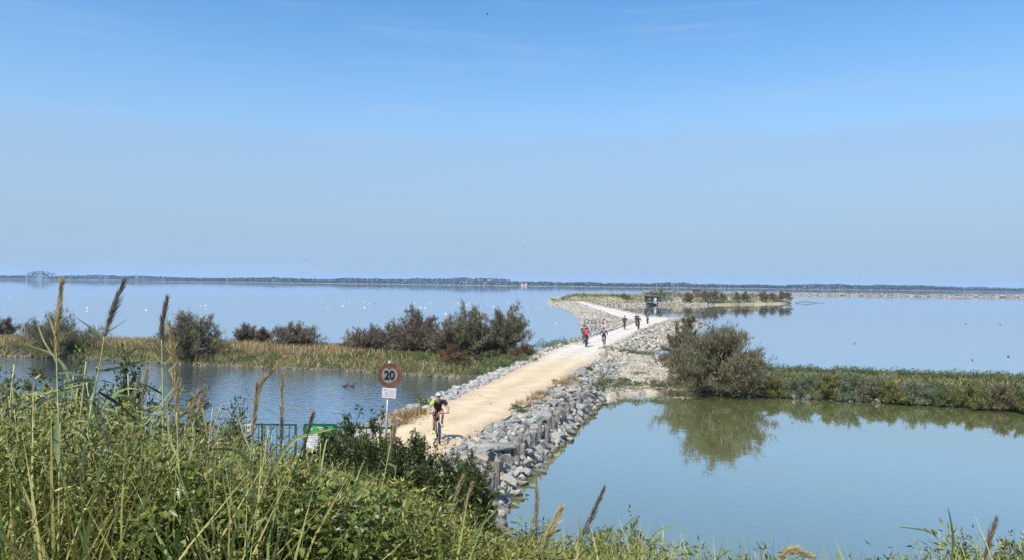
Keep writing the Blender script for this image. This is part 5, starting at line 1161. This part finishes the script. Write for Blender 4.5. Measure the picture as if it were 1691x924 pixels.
def heading(px, py, dpx, dpy):
    a, b = G(px, py, ZP), G(dpx, dpy, ZP); return math.atan2(b.y - a.y, b.x - a.x)
ZR = ZP + .085
g = G(723, 724.5, ZR); face = math.atan2(-g.y, -g.x) + R(4)
bicycle((g.x, g.y, ZR), face, 'dark mountain bike ridden towards the dike, nearest of all bicycles', M_FRAME, .9)
rider((g.x, g.y, ZR), face, 'nearest cyclist in black jersey with one lime sleeve and white helmet', dict(jersey=M_BLK, sleeve=(M_BLK, M_LIME), shorts=tint('dark red shorts', (.10, .02, .018)), helmet=M_HELW, shoe=M_YEL), .9, .35)
HA = heading(900, 620, 1010, 560)
for (px, py, lab, blab, c, th, ln, bk) in [
    (968, 571.5, 'cyclist in bright red jersey riding beside a dark one', 'bicycle under the cyclist in red', dict(jersey=M_RED, sleeve=(M_RED, M_RED), shorts=M_BLK, helmet=M_HELB, shoe=M_SHOE), .4, .6, None),
    (964, 566, 'dark-clothed cyclist half hidden behind the one in red', 'bicycle half hidden behind the one under the cyclist in red', dict(jersey=M_BLK, sleeve=(M_BLK, M_BLK), shorts=M_BLK, helmet=M_HELB, shoe=M_SHOE), 1.6, .2, None),
    (997, 571, 'cyclist in black with a backpack and red helmet', 'bicycle under the cyclist with red helmet', dict(jersey=M_BLK, sleeve=(M_BLK, M_BLK), shorts=M_BLK, helmet=M_HELR, shoe=M_SHOE), 2.2, .3, M_GREYC),
    (1031, 542.5, 'dark cyclist riding alone near the left edge before the bend', 'bicycle of the lone rider before the bend', dict(jersey=M_BLK, sleeve=(M_BLK, M_BLK), shorts=M_BLK, helmet=M_HELB, shoe=M_SHOE), .2, .8, None),
    (1054, 543, 'black-clad cyclist in front of one with pale sleeves at the bend', 'bicycle under the black-clad cyclist at the bend', dict(jersey=M_BLK, sleeve=(M_BLK, M_BLK), shorts=M_BLK, helmet=M_HELB, shoe=M_SHOE), 1.1, .3, M_BLK),
    (1050.5, 537.5, 'cyclist with pale sleeves and white helmet just behind a black-clad one', 'bicycle under the cyclist with pale sleeves', dict(jersey=M_BLK, sleeve=(M_WCL, M_WCL), shorts=M_BLK, helmet=M_HELW, shoe=M_SHOE), 2.7, .5, None),
    (1069, 533.5, 'farthest cyclist, dark and small, last on the white path', 'bicycle under the farthest cyclist', dict(jersey=M_BLK, sleeve=(M_BLK, M_BLK), shorts=M_GREYC, helmet=M_HELB, shoe=M_SHOE), .7, .3, None)]:
    g = G(px, py, ZR); h = HA + rng.normal(0, .06)
    bicycle((g.x, g.y, ZR), h, blab, M_FRAME, th); rider((g.x, g.y, ZR), h, lab, c, th, ln, bk)

# ------------------------------------------------------------------ the island: fence, hut, net frame, bushes
M_POST = plain('grey fence timber', (.42, .40, .37), .9, 0, .25, 6); M_WIRE = plain('grey wire', (.40, .40, .39), .6, .4)
def isle(px, off): g = np.interp(px, [905, 1040, 1160, 1316], [255, 246, 252, 292]); return g + off
def wire_fence(px0, px1, off, h, label, step=1.9):
    a, b = D(px0, 490, isle(px0, off)), D(px1, 490, isle(px1, off)); fe = empty('wire_fence', (a.x, a.y, 2.2), 0, label, 'fence'); L = math.hypot(b.x - a.x, b.y - a.y); d = Vector((b.x - a.x, b.y - a.y, 0)) / L; n = int(L / step)
    for k in range(n + 1): m = MB(); p = d * (k * L / n); m.tube([p + Vector((0, 0, -1.5)), p + Vector((0, 0, h * (1 + .07 * math.sin(k * 2.3))))], .10, 6); m.build('post', M_POST, fe)
    for k in range(8): z = h * (.12 + .12 * k); m = MB(); m.tube([Vector((0, 0, z)), d * L + Vector((0, 0, z))], .045, 4); m.build('wire', M_WIRE, fe)
    return fe
wire_fence(972, 1062, 16, 1.9, 'long grey wire fence along the island left of the dark hut'); wire_fence(1110, 1200, 16, 2.0, 'grey wire fence along the island right of the net posts'); wire_fence(1200, 1246, 18, 1.9, 'shorter grey wire fence among dark bushes on the island')
for (p0, p1, lab) in [(943, 957, 'tall wire cage on the green knoll at the island tip'), (966, 981, 'second wire cage on the island, right of the first one')]:
    a, b = D(p0, 488, isle(p0, 22)), D(p1, 488, isle(p1, 22)); e_ = empty('wire_cage', (a.x, a.y, 2.0), 0, lab, 'cage'); w = b.x - a.x
    for x in np.linspace(0, w, 5):
        for y in (0, 2.0): m = MB(); m.tube([(x, y, -.3), (x, y, 2.3)], .05, 5); m.build('post', M_POST, e_)
    for y in (0, 2.0):
        for z in (.7, 1.5, 2.25): m = MB(); m.tube([(0, y, z), (w, y, z)], .04, 4); m.build('rail', M_WIRE, e_)
M_DWOOD = plain('dark boards', (.035, .035, .033), .85, 0, .3, 3); M_TURQ = plain('faded turquoise paint', (.16, .25, .22), .6, 0, .2, 3); M_ROOF = plain('hut roof', (.14, .14, .13), .8, 0, .2, 3)
a = D(1066, 500, 247); b = D(1086, 500, 247); hut = empty('fishing_hut', ((a.x + b.x) / 2, 247.5, .2), 0, 'dark wooden fishing hut on stilts at the island shore', 'hut'); w = b.x - a.x
m = MB(); m.box((0, 0, 2.0), (w, 3, 1.7)); wl2 = m.build('wall', M_DWOOD, hut); m = MB(); m.box((0, -.1, 2.96), (w + .6, 3.6, .16)); m.build('roof', M_ROOF, hut)
for x in (-w / 2 + .2, 0, w / 2 - .2): m = MB(); m.tube([(x, -1.3, -1), (x, -1.3, 1.15)], .09, 6); m.build('stilt', M_DWOOD, hut)
m = MB(); m.box((-w * .22, -1.52, 2.05), (.8, .06, .7)); wi = m.build('window', M_ROOF, wl2); m = MB(); m.box((w * .25, -1.52, 1.8), (.8, .06, 1.3)); m.build('door', M_POST, wl2)
e_ = empty('net_frame', (D(1098, 496, 250).x, 250, .6), 0, 'turquoise post frame for lifting fishing nets beside the dark hut', 'net frame')
for x, h in ((-2.6, 3.4), (-1.1, 2.8), (.6, 3.3), (2.4, 2.9)): m = MB(); m.tube([(x, 0, -.8), (x + .05, 0, h)], .075, 6); m.build('post', M_TURQ, e_)
for z in (1.4, 2.5): m = MB(); m.tube([(-2.6, 0, z), (2.4, 0, z)], .045, 5); m.build('beam', M_TURQ, e_)
m = MB(); m.tube([(-2.5, -.1, .2), (2.3, -.1, 2.4)], .06, 5); m.build('brace', M_TURQ, e_)
e_ = empty('lookout_cabin', (D(1151, 492, 270).x, 270, 1.6), 0, 'small grey lookout cabin on posts above the island fence', 'cabin')
for x in (-1.1, 1.1):
    for y in (-.9, .9): m = MB(); m.tube([(x, y, -.3), (x, y, 2.6)], .08, 6); m.build('post', M_POST, e_)
m = MB(); m.box((0, 0, 3.1), (2.6, 2.1, 1.1)); m.build('wall', plain('brown boards', (.16, .12, .09), .9), e_); m = MB(); m.box((0, 0, 3.73), (3.1, 2.6, .14)); m.build('roof', M_ROOF, e_)
IB = [(1092, 476, 24, 17, 'round dark bush rising behind the turquoise net posts'), (1137, 484, 12, 14, 'small dark bush left of the lookout cabin'), (1166, 482, 14, 12, 'dark bush just right of the lookout cabin'), (1180, 482, 15, 12, 'dark island bush in the middle of its row'), (1193, 485, 10, 13, 'low dark island bush at the end of the first row'), (1217, 484, 10, 14, 'small upright dark bush by the shorter fence'), (1232, 485, 12, 14, 'dark bush at the end of the shorter fence'), (1261, 482, 13, 15, 'separate dark tree-like bush beyond the fence end'), (1276, 487, 8, 15, 'tiny bush between two taller ones near the island tip'), (1290, 484, 9, 15, 'slim dark bush second from the island tip'), (1301, 485, 12, 15, 'last dark bush on the right tip of the island'), (1030, 489, 22, 10, 'low dark scrub bush left of the dark hut'), (1012, 490, 14, 12, 'low scrub bush in front of the long fence')]
for k, (px, yt, w, off, lab) in enumerate(IB):
    Y_ = isle(px, off - 6); tp = D(px, yt, Y_); zi = 1.5; shrub('tamarisk_bush', lab, 'bush', (tp.x, Y_, zi), w * Y_ / FPX * rng.uniform(1.2, 1.9), (tp.z - .9) * rng.uniform(.8, 1.12), 1700, .8, .16, M_TAM, seedv=200 + k, nb=36, dome=rng.uniform(.3, .6), up=1.0)
q = sample_poly(IS_poly, 420, 1.5, 99); q = q[(q[:, 0] > 54) & (wob(q[:, 0], q[:, 1], .22) > -.1)]; clumps('island_scrub_undergrowth', np.column_stack([q[:, 0], q[:, 1], is_h(q[:, 2], q[:, 0], q[:, 1]) - .1]), rng.uniform(.7, 2.0, len(q)), rng.uniform(.5, 1.9, len(q)), 70, .6, .16, M_TAM, up=1.2)
q = sample_poly(IS_poly, 9000, 1.5, 99); put_blades('island_grass', np.column_stack([q[:, 0], q[:, 1], is_h(q[:, 2], q[:, 0], q[:, 1]) - .1]), rng.uniform(.4, 1.3, len(q)) , .22, M_GRASS, lean=.5)
q = sample_poly(IS_poly, 6000, -.4, 3.0); q = q[q[:, 1] < 300]; q = q[q[:, 1] < np.interp(q[:, 0], [10, 60, 100, 116], [262, 256, 272, 300])]
stones('island_shore_rubble', np.column_stack([q[:, 0], q[:, 1], is_h(q[:, 2], q[:, 0], q[:, 1])]), rng.uniform(.15, .6, len(q)), M_FAR)
m = MB(); p0 = G(1311, 499.5, 0); p1 = G(1362, 499.5, 0); m.tube([(p0.x, p0.y, .2), ((p0.x * 2 + p1.x) / 3, p0.y + 1, .7), ((p0.x + 2 * p1.x) / 3, p1.y, .35), (p1.x, p1.y, .1)], [.3, .22, .18, .08], 7); m.tube([((p0.x * 2 + p1.x) / 3, p0.y + 1, .7), (p0.x + 5, p0.y + 2, 1.2)], [.15, .04], 5)
tag(m.build('driftwood', M_WOOD), 'bleached fallen trunk lying in the water off the island tip', 'driftwood')

# ------------------------------------------------------------------ far shore pylons and house; birds
def pylon(x, y, h):
    e_ = empty('power_pylon', (x, y, 1.0), 0, 'faint lattice power pylon above the woods of the far shore', 'pylon', 'pylons on the far shore'); m = MB(); w = h * .1
    for sx_ in (-1, 1):
        for sy_ in (-1, 1): m.tube([(sx_ * w, sy_ * w, 0), (sx_ * w * .3, sy_ * w * .3, h * .6), (0, 0, h)], .35, 4)
    for z, k in ((.15, .85), (.35, .6), (.55, .38), (.7, .25)): m.tube([(-w * k, -w * k, h * z), (w * k, w * k, h * (z + .1))], .25, 4); m.tube([(w * k, -w * k, h * z), (-w * k, w * k, h * (z + .1))], .25, 4)
    m.build('mast', M_WIRE, e_)
    for z in (.72, .84, .95): q = MB(); q.tube([(-h * .16, 0, h * z), (h * .16, 0, h * z)], .4, 4); q.build('crossarm', M_WIRE, e_)
for px, top in [(68, 447), (226, 449), (376, 451.5), (519, 455), (659, 457), (799, 459), (940, 462), (1108, 463), (1186, 466), (1303, 467.5), (1420, 469), (1540, 470.5), (1649, 467)]:
    Y_ = 2500 if px < 1600 else 3000; tp = D(px, top, Y_); pylon(tp.x, Y_, tp.z - 1)
Yh = 2140; hp_ = D(865, 468, Yh); e_ = empty('house', (hp_.x, Yh, 1.0), 0, 'tiny white house with orange roof on the far shore', 'house')
m = MB(); m.box((0, 0, 2.5), (18, 9, 5)); wl3 = m.build('wall', M_WHITE, e_); m = MB(); m.add([(-9.5, -5, 5.02), (9.5, -5, 5.02), (9.5, 5, 5.02), (-9.5, 5, 5.02), (-9.5, 0, 8), (9.5, 0, 8)], [(0, 1, 5, 4), (2, 3, 4, 5), (0, 4, 3), (1, 2, 5), (3, 2, 1, 0)]); m.build('roof', plain('orange tiles', (.42, .16, .07), .8), e_)
for x in (-5, 0, 5): m = MB(); m.box((x, -4.55, 2.6), (1.6, .12, 1.8)); m.build('window', M_ROOF, wl3)

def bird_mesh(flap):
    m = MB(); m.tube([(-.16, 0, 0), (-.10, 0, .005), (0, 0, .01), (.08, 0, .012), (.13, 0, .015), (.17, 0, .01)], [.012, .03, .042, .034, .022, .004], 8)
    for s in (-1, 1):
        z1, z2 = (.10, .06) if flap == 0 else ((.03, -.05) if flap == 1 else (.16, .22)); w = [(.06, s * .02, .03), (-.05, s * .02, .03), (-.05, s * .2, z1), (.05, s * .2, z1 + .005), (-.06, s * .42, z2)]
        w2 = [(x, y, z - .012) for x, y, z in w]; m.add(w + w2, [(0, 1, 2, 3), (3, 2, 4), (8, 7, 6, 5), (9, 7, 8), (0, 3, 8, 5), (3, 4, 9, 8), (4, 2, 7, 9), (2, 1, 6, 7)])
    m.add([(-.14, -.01, .0), (-.14, .01, .0), (-.26, .05, .005), (-.26, -.05, .005), (-.2, 0, -.01)], [(0, 1, 2, 3), (0, 3, 4), (3, 2, 4), (2, 1, 4), (1, 0, 4)]); return m.mesh('flying_bird')
BMs = [bird_mesh(k) for k in range(3)]; M_BIRD = tint('dark plumage', (.045, .045, .05)); M_BIRDW = tint('white plumage', (.72, .72, .70))
for b_ in BMs: b_.materials.append(M_BIRD)
def fly(px, py, Y, s, label, group=None):
    o = bpy.data.objects.new('flying_bird', BMs[int(rng.integers(0, 3))]); COL.objects.link(o); o.location = D(px, py, Y); o.scale = (s, s, s); o.rotation_euler = (rng.normal(0, .3), rng.normal(0, .2), rng.uniform(0, 6.28)); tag(o, label, 'bird', group)
fly(805, 25, 62, .62, 'dark bird highest in the sky, by the thin white streak'); fly(653, 98, 66, .48, 'dark bird high in the blue, second from the top')
for px, py in [(382, 60), (557, 256), (740, 222), (948, 212), (1402, 310), (100, 288), (340, 380), (1303, 190)]: fly(px, py, 75, .32, 'tiny dark bird alone in the open sky', 'single birds in the sky')
for px, py in [(847, 382), (866, 379), (866, 408), (766, 403), (803, 419), (715, 416), (770, 438), (672, 455), (505, 430)]: fly(px, py, 130, .62, 'tiny dark bird flying low above the lagoon', 'birds flying low over the lagoon')
def swan_mesh():
    m = MB(); m.tube([(-.55, 0, .22), (-.4, 0, .2), (-.1, 0, .18), (.2, 0, .17), (.38, 0, .2)], [.03, .17, .24, .21, .06], 9); m.tube([(.30, 0, .24), (.40, 0, .45), (.36, 0, .66), (.42, 0, .78), (.52, 0, .75), (.60, 0, .71)], [.08, .05, .04, .06, .035, .01], 7); return m.mesh('white_waterbird')
def duck_mesh():
    m = MB(); m.tube([(-.3, 0, .12), (-.2, 0, .1), (0, 0, .08), (.15, 0, .09), (.22, 0, .12)], [.02, .08, .11, .09, .04], 9); m.tube([(.17, 0, .12), (.21, 0, .22), (.25, 0, .27), (.31, 0, .26), (.36, 0, .245)], [.05, .04, .055, .035, .01], 7); return m.mesh('duck')
SW, DK = swan_mesh(), duck_mesh(); SW.materials.append(M_BIRDW); DK.materials.append(M_BIRD)
WB = [(72, 519), (17, 489), (22, 492), (144, 507), (144, 512), (241, 507), (241, 511), (331, 504), (340, 503), (340, 509), (361, 545), (531, 499), (540, 508), (546, 506), (577, 499), (602, 497), (602, 507), (611, 500), (641, 498), (655, 501), (667, 506), (674, 506), (694, 507), (702, 507), (711, 499), (748, 500), (756, 500), (765, 502), (771, 502), (775, 499), (768, 508), (815, 505), (838, 498), (736, 517), (684, 499), (566, 504), (872, 507), (891, 507), (919, 533)]
for px, py in WB:
    g = G(px, py, 0); o = bpy.data.objects.new('white_waterbird', SW); COL.objects.link(o); s = .36 * (1 + g.y / 900); o.location = (g.x, g.y, 0); o.scale = (s, s, s * .9); o.rotation_euler = (0, 0, rng.uniform(0, 6.28)); tag(o, 'tiny white waterbird resting on the open lagoon', 'bird', 'white birds on the lagoon')
for px, py in [(570, 637), (581, 637)]:
    g = G(px, py, .02); o = bpy.data.objects.new('duck', DK); COL.objects.link(o); o.location = (g.x, g.y, .01); o.scale = (.75, .75, .8); o.rotation_euler = (0, 0, .2 + rng.normal(0, .1)); tag(o, 'dark duck of a pair swimming on the rippled pond', 'duck', 'pair of ducks')
for px, py in [(621, 500), (798, 500), (798, 508), (716, 477), (776, 479), (1365, 530), (1595, 534), (1411, 566), (1606, 594), (1665, 588), (1652, 535), (714, 478)]:
    g = G(px, py, 0); o = bpy.data.objects.new('duck', DK); COL.objects.link(o); s = .4 + g.y / 900; o.location = (g.x, g.y, .01); o.scale = (s, s, s); o.rotation_euler = (0, 0, rng.uniform(0, 6.28)); tag(o, 'tiny dark waterbird far out on the open lagoon', 'duck', 'dark birds on the lagoon')
